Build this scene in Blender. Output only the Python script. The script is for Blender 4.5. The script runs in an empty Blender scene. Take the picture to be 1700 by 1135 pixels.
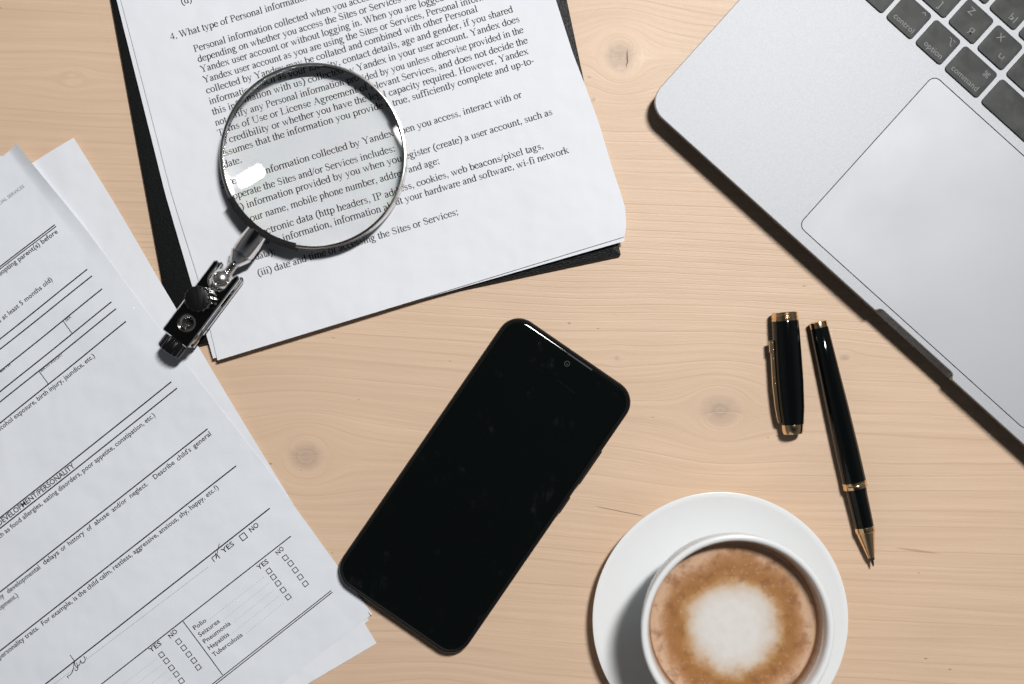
import bpy, bmesh, math, random
from mathutils import Vector, Matrix
from mathutils.geometry import tessellate_polygon

random.seed(7)
SC = bpy.context.scene
COL = SC.collection
R = math.radians
MM = 0.001

# ---------------------------------------------------------------- camera
CAM_H = 0.650
S0 = 3.25e3                      # photo pixels per metre on the table top
FPX = S0 * CAM_H
cam = bpy.data.cameras.new('camera')
cam.sensor_width = 36.0
cam.lens = 36.0 * FPX / 1700.0
cam.clip_start = 0.01
cam.clip_end = 20.0
cam.dof.use_dof = True
cam.dof.focus_distance = CAM_H - 0.004
cam.dof.aperture_fstop = cam.lens / 11.0
camo = bpy.data.objects.new('camera', cam)
camo.location = (0, 0, CAM_H)
COL.objects.link(camo)
SC.camera = camo

# ---------------------------------------------------------------- world: dim room, dark ceiling, paler walls
world = bpy.data.worlds.new('World')
SC.world = world
world.use_nodes = True
wn = world.node_tree
wn.nodes.clear()
w_out = wn.nodes.new('ShaderNodeOutputWorld')
w_bg = wn.nodes.new('ShaderNodeBackground')
w_tc = wn.nodes.new('ShaderNodeTexCoord')
w_sep = wn.nodes.new('ShaderNodeSeparateXYZ')
w_cr = wn.nodes.new('ShaderNodeValToRGB')
wn.links.new(w_tc.outputs['Generated'], w_sep.inputs[0])
wn.links.new(w_sep.outputs['Z'], w_cr.inputs[0])
wn.links.new(w_cr.outputs[0], w_bg.inputs[0])
wn.links.new(w_bg.outputs[0], w_out.inputs[0])
els = w_cr.color_ramp.elements
els[0].position = 0.0
els[0].color = (0.26, 0.27, 0.29, 1)
els[1].position = 0.98
els[1].color = (0.012, 0.0125, 0.013, 1)
e = els.new(0.45); e.color = (0.34, 0.35, 0.37, 1)
e = els.new(0.80); e.color = (0.15, 0.155, 0.165, 1)
e = els.new(0.92); e.color = (0.02, 0.021, 0.022, 1)
w_bg.inputs['Strength'].default_value = 0.34

# ---------------------------------------------------------------- the window-like lamp, upper right
lamp = bpy.data.lights.new('softbox', 'AREA')
lamp.shape = 'RECTANGLE'
lamp.size = 0.38
lamp.size_y = 0.16
lamp.energy = 60.0
lamp.color = (1.0, 0.985, 0.96)
lampo = bpy.data.objects.new('softbox', lamp)
LPOS = Vector((0.37, 0.58, 1.50))
lampo.location = LPOS
zdir = LPOS.normalized()
xdir = Vector((0.82, 0.57, 0)); xdir = (xdir - zdir * xdir.dot(zdir)).normalized()
ydir = zdir.cross(xdir)
lampo.rotation_euler = Matrix((xdir, ydir, zdir)).transposed().to_euler()
COL.objects.link(lampo)
# the softbox cloth is brightest in its middle
lamp.use_nodes = True
ln_ = lamp.node_tree
l_em = [n for n in ln_.nodes if n.type == 'EMISSION'][0]
l_ge = ln_.nodes.new('ShaderNodeNewGeometry')
l_sp = ln_.nodes.new('ShaderNodeSeparateXYZ')
ln_.links.new(l_ge.outputs['Parametric'], l_sp.inputs[0])
l_f = []
for i in (0, 1):
    a_ = ln_.nodes.new('ShaderNodeMath'); a_.operation = 'SUBTRACT'; a_.inputs[1].default_value = 0.5
    b_ = ln_.nodes.new('ShaderNodeMath'); b_.operation = 'ABSOLUTE'
    c_ = ln_.nodes.new('ShaderNodeMapRange'); c_.interpolation_type = 'SMOOTHSTEP'
    c_.inputs[1].default_value = 0.5; c_.inputs[2].default_value = 0.18
    c_.inputs[3].default_value = 0.0; c_.inputs[4].default_value = 1.0
    ln_.links.new(l_sp.outputs[i], a_.inputs[0]); ln_.links.new(a_.outputs[0], b_.inputs[0]); ln_.links.new(b_.outputs[0], c_.inputs[0])
    l_f.append(c_)
l_m = ln_.nodes.new('ShaderNodeMath'); l_m.operation = 'MULTIPLY'
ln_.links.new(l_f[0].outputs[0], l_m.inputs[0]); ln_.links.new(l_f[1].outputs[0], l_m.inputs[1])
ln_.links.new(l_m.outputs[0], l_em.inputs['Strength'])

# ---------------------------------------------------------------- picture settings
SC.view_settings.view_transform = 'Standard'
SC.view_settings.look = 'None'
SC.view_settings.exposure = 0.0
SC.view_settings.gamma = 1.0
SC.view_settings.use_curve_mapping = False
SC.render.engine = 'CYCLES'
SC.cycles.use_denoising = True
SC.cycles.max_bounces = 14
SC.cycles.transmission_bounces = 12
SC.cycles.glossy_bounces = 6
SC.cycles.caustics_refractive = True
SC.cycles.caustics_reflective = False
SC.cycles.sample_clamp_indirect = 0.0
SC.cycles.blur_glossy = 0.0


def P(px, py, z=0.0):
    """photo pixel -> point at height z (metres)"""
    s = FPX / (CAM_H - z)
    return Vector(((px - 850.0) / s, -(py - 567.5) / s, z))


# ================================================================ materials
class V:
    """small expression wrapper round shader math nodes"""
    nt = None

    def __init__(self, s):
        self.s = s

    @staticmethod
    def m(op, *a, clamp=False):
        n = V.nt.nodes.new('ShaderNodeMath')
        n.operation = op
        n.use_clamp = clamp
        for i, x in enumerate(a):
            if isinstance(x, V):
                V.nt.links.new(x.s, n.inputs[i])
            else:
                n.inputs[i].default_value = x
        return V(n.outputs[0])

    def __add__(a, b): return V.m('ADD', a, b)
    def __radd__(a, b): return V.m('ADD', b, a)
    def __sub__(a, b): return V.m('SUBTRACT', a, b)
    def __rsub__(a, b): return V.m('SUBTRACT', b, a)
    def __mul__(a, b): return V.m('MULTIPLY', a, b)
    def __rmul__(a, b): return V.m('MULTIPLY', b, a)
    def __truediv__(a, b): return V.m('DIVIDE', a, b)
    def __rtruediv__(a, b): return V.m('DIVIDE', b, a)


def smooth(x, a, b):
    n = V.nt.nodes.new('ShaderNodeMapRange')
    n.interpolation_type = 'SMOOTHSTEP'
    V.nt.links.new(x.s, n.inputs[0])
    n.inputs[1].default_value = a
    n.inputs[2].default_value = b
    n.inputs[3].default_value = 0.0
    n.inputs[4].default_value = 1.0
    return V(n.outputs[0])


def noise(x, y, z=0.0, scale=1.0, detail=2.0, rough=0.5):
    c = V.nt.nodes.new('ShaderNodeCombineXYZ')
    for i, a in enumerate((x, y, z)):
        if isinstance(a, V):
            V.nt.links.new(a.s, c.inputs[i])
        else:
            c.inputs[i].default_value = a
    n = V.nt.nodes.new('ShaderNodeTexNoise')
    n.inputs['Scale'].default_value = scale
    n.inputs['Detail'].default_value = detail
    n.inputs['Roughness'].default_value = rough
    V.nt.links.new(c.outputs[0], n.inputs['Vector'])
    return V(n.outputs[0])


def coords():
    tc = V.nt.nodes.new('ShaderNodeTexCoord')
    sp = V.nt.nodes.new('ShaderNodeSeparateXYZ')
    V.nt.links.new(tc.outputs['Object'], sp.inputs[0])
    return V(sp.outputs[0]) * 1000.0, V(sp.outputs[1]) * 1000.0, V(sp.outputs[2]) * 1000.0


def mixc(fac, a, b):
    n = V.nt.nodes.new('ShaderNodeMix')
    n.data_type = 'RGBA'
    if isinstance(fac, V):
        V.nt.links.new(fac.s, n.inputs[0])
    else:
        n.inputs[0].default_value = fac
    for k, x in ((6, a), (7, b)):
        if isinstance(x, V):
            V.nt.links.new(x.s, n.inputs[k])
        else:
            n.inputs[k].default_value = (*x, 1)
    return V(n.outputs[2])


def newmat(name, color=(0.8, 0.8, 0.8), rough=0.5, metal=0.0, spec=0.5, coat=0.0, coat_r=0.05):
    m = bpy.data.materials.new(name)
    m.use_nodes = True
    V.nt = m.node_tree
    b = m.node_tree.nodes['Principled BSDF']
    b.inputs['Base Color'].default_value = (*color, 1)
    b.inputs['Roughness'].default_value = rough
    b.inputs['Metallic'].default_value = metal
    b.inputs['Specular IOR Level'].default_value = spec
    b.inputs['Coat Weight'].default_value = coat
    b.inputs['Coat Roughness'].default_value = coat_r
    return m, b


def link(v, sock):
    V.nt.links.new(v.s, sock)


def bump(b, h, strength=0.3, dist=0.0002):
    n = V.nt.nodes.new('ShaderNodeBump')
    n.inputs['Strength'].default_value = strength
    n.inputs['Distance'].default_value = dist
    V.nt.links.new(h.s, n.inputs['Height'])
    V.nt.links.new(n.outputs[0], b.inputs['Normal'])


def wood_material():
    m, b = newmat('pale_pine', rough=0.45, spec=0.4)
    x, y, z = coords()
    warp = noise(x * 0.0045, y * 0.012, 3.1, detail=2.0) - 0.5
    warp2 = noise(x * 0.02, y * 0.05, 8.7, detail=2.0) - 0.5
    f = y + x * 0.045 + warp * 11.0 + warp2 * 1.1
    knots = [(1030, 94, 9.5, 1.0), (1196, 681, 9.0, 0.75), (508, 757, 9.0, 0.85),
             (985, 166, 1.5, 1.0), (1024, 594, 1.5, 0.9), (1402, 593, 2.2, 0.7), (720, 1210, 10.0, 0.8),
             (120, 130, 3.0, 0.6)]
    core = None
    core_ring = None
    for (px, py, rk, sx) in knots:
        p = P(px, py, 0)
        dx = (x - p.x * 1000) * sx
        dy = y - p.y * 1000
        r2 = dx * dx + dy * dy
        nr = noise(x * 0.09, y * 0.09, px * 0.1, detail=2.0) - 0.5
        r = V.m('SQRT', r2) + nr * (rk * 0.28)
        f = f - dy * (rk * rk * 2.4) / (r2 + rk * rk * 0.8)
        if px == 120:
            continue
        c = 1.0 - smooth(r, rk * 0.42, rk * 1.02)
        ring = smooth(noise(r * 1.9, px * 0.37, 0.0, detail=3.0), 0.35, 0.65)
        c = c * (0.62 + ring * 0.5) + (1.0 - smooth(r, 0.2, rk * 0.16)) * 0.35
        if rk < 3:
            c = c * 0.9
        core = c if core is None else V.m('MAXIMUM', core, c)
    # yearly lines, closer together in the middle band
    band = V.m('TANH', (f - 38.0) / 24.0)
    phase = f / 9.5 + band * 6.5 + (noise(f * 0.05, x * 0.0012, 0.0, detail=2.0)) * 2.6
    t = V.m('FRACT', phase)
    line = smooth(t, 0.70, 0.955) * (1.0 - smooth(t, 0.965, 0.995))
    sharp = smooth(t, 0.76, 0.93) * (1.0 - smooth(t, 0.94, 1.0))
    lid = V.m('FLOOR', phase)
    lamp_ = noise(lid * 0.73, x * 0.006, 1.7, detail=1.0)
    zone = noise(x * 0.004, y * 0.010, 31.0, detail=2.0)
    amount = smooth(lamp_, 0.36, 0.72) * smooth(zone, 0.34, 0.62)
    lines = (line * 0.07 + sharp * 0.27) * (0.10 + amount * 0.60 + (1.0 - band * band) * 0.45)
    # fibres
    fib = noise(x * 0.045, f * 2.1, 0.4, detail=4.0, rough=0.65)
    fib2 = noise(x * 0.010, f * 0.42, 5.0, detail=3.0)
    ray0 = noise(x * 1.7, y * 0.13, 2.0, detail=2.0)
    rmask = smooth(noise(x * 0.02, y * 0.02, 12.0, detail=2.0), 0.45, 0.62)
    ray = 0.5 + (ray0 - 0.5) * (0.15 + rmask * 0.85)
    blotch = noise(x * 0.011, y * 0.022, 6.0, detail=3.0)
    # pits and specks
    vo = V.nt.nodes.new('ShaderNodeTexVoronoi')
    cc = V.nt.nodes.new('ShaderNodeCombineXYZ')
    link(x * 0.55, cc.inputs[0]); link(y, cc.inputs[1])
    V.nt.links.new(cc.outputs[0], vo.inputs['Vector'])
    vo.inputs['Scale'].default_value = 0.12
    sepc = V.nt.nodes.new('ShaderNodeSeparateColor')
    V.nt.links.new(vo.outputs['Color'], sepc.inputs[0])
    pick = V(sepc.outputs[0])
    edge = noise(x * 1.3, y * 1.3, 0.0, detail=2.0)
    spk = (1.0 - smooth(V(vo.outputs['Distance']) + edge * 0.03, 0.040, 0.100)) * smooth(pick, 0.50, 0.60) * smooth(noise(x * 0.03, y * 0.03, 40.0, detail=1.0), 0.40, 0.60)
    base = mixc(smooth(fib2, 0.3, 0.7), (0.652, 0.467, 0.327), (0.712, 0.521, 0.372))
    base = mixc(smooth(blotch, 0.35, 0.75) * 0.35, base, (0.58, 0.42, 0.30))
    base = mixc(smooth(fib, 0.50, 0.80) * 0.22, base, (0.50, 0.335, 0.215))
    base = mixc(smooth(ray, 0.60, 0.8) * 0.08, base, (0.78, 0.60, 0.44))
    base = mixc(lines, base, (0.36, 0.23, 0.145))
    halo = noise(x * 0.3, y * 0.3, 50.0, detail=2.0)
    base = mixc(core * (0.42 + halo * 0.30), base, (0.36, 0.275, 0.215))
    base = mixc(spk * 0.65, base, (0.25, 0.16, 0.11))
    # pale nicks and scratches in the surface
    vn = V.nt.nodes.new('ShaderNodeTexVoronoi')
    cn = V.nt.nodes.new('ShaderNodeCombineXYZ')
    link(x * 0.16 + y * 0.03, cn.inputs[0]); link(y - x * 0.30, cn.inputs[1])
    V.nt.links.new(cn.outputs[0], vn.inputs['Vector'])
    vn.inputs['Scale'].default_value = 0.075
    sn = V.nt.nodes.new('ShaderNodeSeparateColor')
    V.nt.links.new(vn.outputs['Color'], sn.inputs[0])
    nick = (1.0 - smooth(V(vn.outputs['Distance']) + edge * 0.02, 0.024, 0.052)) * smooth(V(sn.outputs[1]), 0.66, 0.70)
    base = mixc(nick * 0.45, base, (0.86, 0.70, 0.54))
    # the crack in the upper knot
    p = P(1041, 97, 0)
    wob = noise(y * 0.4, 0.0, 4.0, detail=2.0) - 0.5
    cdx = V.m('ABSOLUTE', x - p.x * 1000 + wob * 2.4)
    cdy = V.m('ABSOLUTE', y - p.y * 1000)
    crack = (1.0 - smooth(cdx + cdy * 0.05, 0.15, 0.5)) * (1.0 - smooth(cdy, 2.0, 5.5))
    base = mixc(crack * 0.9, base, (0.10, 0.06, 0.04))
    # the fine split left of the saucer
    p = P(1030, 849, 0)
    sdy = V.m('ABSOLUTE', y - p.y * 1000 + (x - p.x * 1000) * 0.20 + wob * 0.5)
    sdx = V.m('ABSOLUTE', x - p.x * 1000)
    split = (1.0 - smooth(sdy, 0.1, 0.32)) * (1.0 - smooth(sdx, 8.0, 15.0))
    base = mixc(split * 0.8, base, (0.20, 0.12, 0.08))
    # the dark streak under the pen tip
    p = P(1522, 914, 0)
    sdy = V.m('ABSOLUTE', y - p.y * 1000 + (x - p.x * 1000) * 0.13)
    sdx = V.m('ABSOLUTE', x - p.x * 1000)
    streak = (1.0 - smooth(sdy + sdx * 0.03, 0.15, 1.0)) * (1.0 - smooth(sdx, 6.0, 14.0))
    base = mixc(streak * 0.55, base, (0.28, 0.19, 0.13))
    link(base, b.inputs['Base Color'])
    rg = 0.40 + fib * 0.16 - ray * 0.05
    link(rg, b.inputs['Roughness'])
    scr = noise(x * 0.22, y * 1.7, 9.0, detail=3.0, rough=0.7)
    h = fib * 0.6 + scr * 0.35 + ray * 0.12 - sharp * 0.35 - spk * 1.2 - nick * 1.2 - crack * 2.5 - split * 1.5
    bump(b, h, 0.38, 0.00034)
    return m


def paper_material(name, col):
    m, b = newmat(name, col, rough=0.62, spec=0.25)
    x, y, z = coords()
    a = noise(x * 0.016, y * 0.016, 1.0, detail=3.0, rough=0.55)
    c = noise(x * 0.9, y * 0.9, 2.0, detail=3.0)
    a2 = noise(x * 0.05, y * 0.035, 5.0, detail=2.0)
    bump(b, a * 10.0 + a2 * 2.6 + c * 0.05, 0.38, 0.0008)
    return m


M = {}
M['wood'] = wood_material()
M['paper'] = paper_material('copy_paper', (0.77, 0.79, 0.84))
M['paper_grey'] = paper_material('form_paper', (0.74, 0.77, 0.825))
M['ink'], _ = newmat('printer_ink', (0.018, 0.018, 0.020), 0.6, spec=0.2)
M['ink_grey'], _ = newmat('pale_ink', (0.26, 0.27, 0.29), 0.6, spec=0.2)
M['ink_pen'], _ = newmat('pen_ink', (0.02, 0.02, 0.03), 0.5, spec=0.3)

M['leather'], b = newmat('black_leatherette', (0.005, 0.0055, 0.006), 0.42, spec=0.34)
x, y, z = coords()
v_ = V.nt.nodes.new('ShaderNodeTexVoronoi'); v_.inputs['Scale'].default_value = 1900
tc = V.nt.nodes.new('ShaderNodeTexCoord'); V.nt.links.new(tc.outputs['Object'], v_.inputs['Vector'])
bump(b, V(v_.outputs['Distance']) + noise(x * 0.8, y * 0.8, z * 0.8, detail=2.0) * 0.6, 0.5, 0.00030)

M['alu'], b = newmat('anodised_aluminium', (0.5, 0.5, 0.5), 0.58, metal=0.35, spec=0.5)
x, y, z = coords()
g = noise(x * 1.3, y * 1.3, z * 1.3, detail=3.0, rough=0.75)
link(mixc(smooth(g, 0.3, 0.7), (0.405, 0.419, 0.444), (0.460, 0.475, 0.502)), b.inputs['Base Color'])
bump(b, g, 0.14, 0.0001)
M['alu_pad'], b = newmat('trackpad_glass', (0.425, 0.439, 0.468), 0.54, metal=0.30, spec=0.5)
x, y, z = coords()
sm = noise(x * 0.03, y * 0.03, z, detail=3.0)
link(0.48 + sm * 0.12, b.inputs['Roughness'])
M['alu_shaded'], _ = newmat('shaded_aluminium', (0.22, 0.215, 0.215), 0.30, metal=1.0)  # same aluminium, coloured darker for the shaded desk it mirrors
M['gap'], _ = newmat('dark_gap', (0.02, 0.02, 0.022), 0.7)
M['key'], b = newmat('key_plastic', (0.030, 0.031, 0.032), 0.5, spec=0.32)
x, y, z = coords()
gk = noise(x * 0.10, y * 0.10, 0.0, detail=4.0, rough=0.6)
gk2 = noise(x * 2.2, y * 2.2, 0.0, detail=2.0)
link(0.40 + gk * 0.26, b.inputs['Roughness'])
link(mixc(smooth(gk, 0.35, 0.7), (0.010, 0.011, 0.012), (0.056, 0.058, 0.058)), b.inputs['Base Color'])
bump(b, gk2, 0.08, 0.0001)
M['legend'], _ = newmat('key_legend_print', (0.17, 0.175, 0.18), 0.5)

M['chrome'], b = newmat('chrome', (0.78, 0.77, 0.76), 0.10, metal=1.0)
x, y, z = coords()
link(0.06 + noise(x * 0.5, y * 0.5, z * 0.5, detail=4.0) * 0.08, b.inputs['Roughness'])
M['satin'], _ = newmat('satin_chrome', (0.80, 0.79, 0.78), 0.26, metal=1.0)
M['polish'], _ = newmat('polished_chrome', (0.74, 0.73, 0.72), 0.07, metal=1.0)
M['steel'], b = newmat('worn_steel_rim', (0.62, 0.59, 0.565), 0.14, metal=1.0)
x, y, z = coords()
link(0.13 + noise(x * 0.6, y * 0.6, z * 0.6, detail=4.0) * 0.10, b.inputs['Roughness'])
M['bracket_dark'], _ = newmat('dark_reflection_bracket', (0.015, 0.015, 0.016), 0.25)  # chrome bracket's dark reflection put into its colour
M['knob'], _ = newmat('black_knob_plastic', (0.005, 0.005, 0.0055), 0.3, spec=0.3)
M['lens'] = bpy.data.materials.new('lens_glass'); M['lens'].use_nodes = True
nt = M['lens'].node_tree; nt.nodes.clear()
o_ = nt.nodes.new('ShaderNodeOutputMaterial'); g_ = nt.nodes.new('ShaderNodeBsdfGlass')
g_.inputs['IOR'].default_value = 1.62; g_.inputs['Roughness'].default_value = 0.0
g_.inputs['Color'].default_value = (0.987, 0.988, 0.988, 1)
nt.links.new(g_.outputs[0], o_.inputs[0])

M['phone_body'], _ = newmat('phone_case', (0.010, 0.0095, 0.0095), 0.42, spec=0.10)
M['screen'], b = newmat('phone_screen', (0.0025, 0.003, 0.0033), 0.05, spec=0.32)
x, y, z = coords()
sm = noise(x * 0.05, y * 0.05, 0.0, detail=5.0, rough=0.62)
st = noise(x * 0.25, y * 0.05, 4.0, detail=4.0, rough=0.6)
smear = smooth(sm, 0.545, 0.73) * smooth(st, 0.44, 0.66)
link(mixc(smear * 0.55, (0.0034, 0.0046, 0.0045), (0.026, 0.028, 0.029)), b.inputs['Base Color'])
link(0.04 + smear * 0.25, b.inputs['Roughness'])
M['phone_glass_edge'], _ = newmat('glass_edge', (0.012, 0.013, 0.014), 0.35, spec=0.12)
M['camera_lens'], _ = newmat('camera_dot', (0.004, 0.004, 0.006), 0.05, spec=0.9)
M['camera_ring'], _ = newmat('camera_ring', (0.07, 0.07, 0.075), 0.3, metal=0.6)

M['lacquer'], _ = newmat('black_lacquer', (0.003, 0.004, 0.004), 0.07, spec=0.4)
M['gold'], b = newmat('rose_gold', (0.90, 0.66, 0.40), 0.17, metal=1.0)
M['tip'], _ = newmat('pen_tip_steel', (0.25, 0.23, 0.21), 0.25, metal=1.0)
M['tip_black'], _ = newmat('tip_collar', (0.02, 0.02, 0.02), 0.3)

M['china'], b = newmat('white_glaze', (0.80, 0.82, 0.83), 0.22, spec=0.45)


def coffee_material():
    m, b = newmat('milk_coffee', rough=0.38, spec=0.4)
    x, y, z = coords()
    dx = x - (-0.2)
    dy = y + 1.5
    r0 = V.m('SQRT', dx * dx * 1.03 + dy * dy * 0.97)
    ang = V.m('ARCTAN2', dy, dx)
    ca = V.m('COSINE', ang); sa_ = V.m('SINE', ang)
    n0 = noise(x * 0.035, y * 0.035, 4.0, detail=1.0) - 0.5
    n1 = noise(x * 0.10, y * 0.10, 0.0, detail=3.0, rough=0.55) - 0.5
    n2 = noise(x * 0.45, y * 0.45, 3.0, detail=4.0, rough=0.7) - 0.5
    n3 = noise(x * 2.4, y * 2.4, 3.0, detail=3.0, rough=0.7) - 0.5
    # fine rays where the milk was poured
    n4 = noise(ca * 9.0, sa_ * 9.0, r0 * 0.05, detail=3.0, rough=0.7) - 0.5
    r = r0 + n0 * 12.0 + n1 * 9.0 + n2 * 3.0 + n3 * 1.6 + n4 * 2.6 * smooth(r0, 12.0, 26.0)
    cr = V.nt.nodes.new('ShaderNodeValToRGB')
    el = cr.color_ramp.elements
    el[0].position = 0.0; el[0].color = (0.72, 0.70, 0.68, 1)
    el[1].position = 1.0; el[1].color = (0.60, 0.395, 0.26, 1)
    for pos, c in ((0.32, (0.71, 0.685, 0.66)), (0.43, (0.66, 0.60, 0.545)), (0.51, (0.60, 0.47, 0.36)), (0.59, (0.48, 0.28, 0.13)),
                   (0.67, (0.36, 0.165, 0.048)), (0.79, (0.34, 0.15, 0.046)), (0.88, (0.42, 0.215, 0.095)), (0.95, (0.54, 0.33, 0.20))):
        q = el.new(pos); q.color = (*c, 1)
    link(r / 37.5, cr.inputs[0])
    c0 = V(cr.outputs[0])
    c0 = mixc(smooth(noise(x * 0.22, y * 0.22, 21.0, detail=3.0), 0.42, 0.7) * 0.30 * (1.0 - smooth(r, 14.0, 20.0)), c0, (0.64, 0.575, 0.52))
    out = smooth(r, 19.0, 24.0)
    dark = noise(x * 0.16, y * 0.16, 9.0, detail=4.0, rough=0.6)
    c0 = mixc(smooth(dark, 0.48, 0.68) * out * 0.62, c0, (0.22, 0.085, 0.03))
    pale = noise(x * 0.30, y * 0.30, 15.0, detail=4.0, rough=0.65)
    c0 = mixc(smooth(pale, 0.56, 0.74) * out * 0.32, c0, (0.70, 0.53, 0.40))
    grain = noise(x * 3.5, y * 3.5, 1.0, detail=2.0)
    c0 = mixc(smooth(grain, 0.52, 0.72) * out * 0.18, c0, (0.68, 0.50, 0.37))
    c0 = mixc((1.0 - smooth(grain, 0.30, 0.46)) * out * 0.20, c0, (0.20, 0.08, 0.03))
    vo = V.nt.nodes.new('ShaderNodeTexVoronoi')
    cc = V.nt.nodes.new('ShaderNodeCombineXYZ')
    link(x, cc.inputs[0]); link(y, cc.inputs[1])
    V.nt.links.new(cc.outputs[0], vo.inputs['Vector'])
    vo.inputs['Scale'].default_value = 0.62
    sp = V.nt.nodes.new('ShaderNodeSeparateColor')
    V.nt.links.new(vo.outputs['Color'], sp.inputs[0])
    pk = smooth(V(sp.outputs[1]), 0.74, 0.78)
    d = V(vo.outputs['Distance'])
    bub = smooth(d, 0.16, 0.22) * (1.0 - smooth(d, 0.22, 0.30)) * pk * out
    inn = (1.0 - smooth(d, 0.14, 0.20)) * pk * out
    c0 = mixc(bub * 0.40, c0, (0.78, 0.64, 0.52))
    c0 = mixc(inn * 0.45, c0, (0.16, 0.07, 0.03))
    # crema left on the wall above the surface, darkened for the cup's shade too
    crema_shade = smooth(z + n2 * 3.5, 2.0, 8.0)
    c0 = mixc(smooth(z, 0.6, 1.2), c0, mixc(crema_shade, (0.22, 0.10, 0.045), (0.58, 0.47, 0.39)))
    link(c0, b.inputs['Base Color'])
    bump(b, n3 + grain * 0.6 + inn * -1.0, 0.30, 0.0003)
    return m


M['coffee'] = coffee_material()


# ================================================================ object helpers
def tag(o, label=None, cat=None, group=None, kind=None):
    if label: o['label'] = label
    if cat: o['category'] = cat
    if group: o['group'] = group
    if kind: o['kind'] = kind
    return o


def empty(name, loc):
    o = bpy.data.objects.new(name, None)
    o.empty_display_size = 0.01
    o.location = loc
    COL.objects.link(o)
    return o


def root_loc(o):
    v = Vector((0, 0, 0))
    while o is not None:
        v += Vector(o.location)
        o = o.parent
    return v


def obj(name, vf, mat, parent=None, loc=None, smooth_angle=35):
    """vf = (world verts, faces[, material ids]); parent/loc give the object's own origin"""
    verts, faces = vf[0], vf[1]
    base = root_loc(parent) if parent else Vector((0, 0, 0))
    org = Vector(loc) if loc is not None else base
    me = bpy.data.meshes.new(name)
    me.from_pydata([Vector(v) - org for v in verts], [], faces)
    mats = mat if isinstance(mat, (list, tuple)) else [mat]
    for q in mats:
        me.materials.append(q)
    if len(vf) > 2:
        for p, i in zip(me.polygons, vf[2]):
            p.material_index = i
    me.update()
    if smooth_angle is not None:
        me.polygons.foreach_set('use_smooth', [True] * len(me.polygons))
        me.set_sharp_from_angle(angle=R(smooth_angle))
    o = bpy.data.objects.new(name, me)
    COL.objects.link(o)
    if parent:
        o.parent = parent
    o.location = org - base
    return o


def join(*vfs):
    vs, fs, ms = [], [], []
    for k in vfs:
        n = len(vs)
        vs += [Vector(v) for v in k[0]]
        fs += [[i + n for i in f] for f in k[1]]
        ms += list(k[2]) if len(k) > 2 else [0] * len(k[1])
    return vs, fs, ms


def setm(vf, i):
    return vf[0], vf[1], [i] * len(vf[1])


def rrect(cx, cy, w, h, r, n=6):
    pts = []
    for (sx, sy, a0) in ((1, 1, 0), (-1, 1, 90), (-1, -1, 180), (1, -1, 270)):
        for i in range(n + 1):
            a = R(a0 + 90 * i / n)
            pts.append(Vector((cx + sx * (w / 2 - r) + r * math.cos(a), cy + sy * (h / 2 - r) + r * math.sin(a))))
    return pts


def inset(pts, d):
    """offset a convex-ish CCW outline inwards by d"""
    n = len(pts)
    out = []
    for i in range(n):
        a, b, c = pts[i - 1], pts[i], pts[(i + 1) % n]
        e1 = (b - a); e2 = (c - b)
        if e1.length < 1e-9: e1 = e2
        if e2.length < 1e-9: e2 = e1
        n1 = Vector((-e1.y, e1.x)).normalized(); n2 = Vector((-e2.y, e2.x)).normalized()
        m = n1 + n2
        m = m / max(0.3, m.dot(n1)) if m.length > 1e-6 else n1
        out.append(b + m * d)
    return out


def prism(pts, prof, xf=None, top=True, bottom=True):
    """stack the outline with (inset, z) pairs going up; xf maps (x, y, z) to world"""
    vs, fs = [], []
    n = len(pts)
    for (d, z) in prof:
        for p in (inset(pts, d) if abs(d) > 1e-9 else pts):
            vs.append(Vector((p.x, p.y, z)))
    for k in range(len(prof) - 1):
        for i in range(n):
            j = (i + 1) % n
            fs.append([k * n + i, k * n + j, (k + 1) * n + j, (k + 1) * n + i])
    if bottom:
        fs.append(list(range(n))[::-1])
    if top:
        fs.append([(len(prof) - 1) * n + i for i in range(n)])
    if xf:
        vs = [xf(v) for v in vs]
    return vs, fs


def lathe(prof, org, axis, n=48, ref=None):
    """prof = [(r, h)]; turned round axis through org"""
    axis = Vector(axis).normalized()
    if ref is None:
        ref = Vector((0, 0, 1)) if abs(axis.z) < 0.9 else Vector((1, 0, 0))
    u = (Vector(ref) - axis * axis.dot(Vector(ref))).normalized()
    w = axis.cross(u)
    vs, fs = [], []
    rows = []
    for (r, h) in prof:
        if r < 1e-9:
            rows.append([len(vs)])
            vs.append(Vector(org) + axis * h)
        else:
            rows.append(list(range(len(vs), len(vs) + n)))
            for i in range(n):
                a = 2 * math.pi * i / n
                vs.append(Vector(org) + axis * h + (u * math.cos(a) + w * math.sin(a)) * r)
    for A, B in zip(rows, rows[1:]):
        for i in range(n):
            j = (i + 1) % n
            if len(A) == 1 and len(B) == 1:
                continue
            if len(A) == 1:
                fs.append([A[0], B[j], B[i]])
            elif len(B) == 1:
                fs.append([A[i], A[j], B[0]])
            else:
                fs.append([A[i], A[j], B[j], B[i]])
    return vs, fs


def tube(pts, rad, n=8):
    vs, fs = [], []
    m = len(pts)
    for k, p in enumerate(pts):
        a = pts[max(0, k - 1)]; b = pts[min(m - 1, k + 1)]
        t = (Vector(b) - Vector(a)).normalized()
        ref = Vector((0, 0, 1)) if abs(t.z) < 0.9 else Vector((1, 0, 0))
        u = (ref - t * ref.dot(t)).normalized(); w = t.cross(u)
        r = rad[k] if isinstance(rad, (list, tuple)) else rad
        for i in range(n):
            q = 2 * math.pi * i / n
            vs.append(Vector(p) + (u * math.cos(q) + w * math.sin(q)) * r)
    for k in range(m - 1):
        for i in range(n):
            j = (i + 1) % n
            fs.append([k * n + i, k * n + j, (k + 1) * n + j, (k + 1) * n + i])
    fs.append(list(range(n))[::-1])
    fs.append([(m - 1) * n + i for i in range(n)])
    return vs, fs


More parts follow.
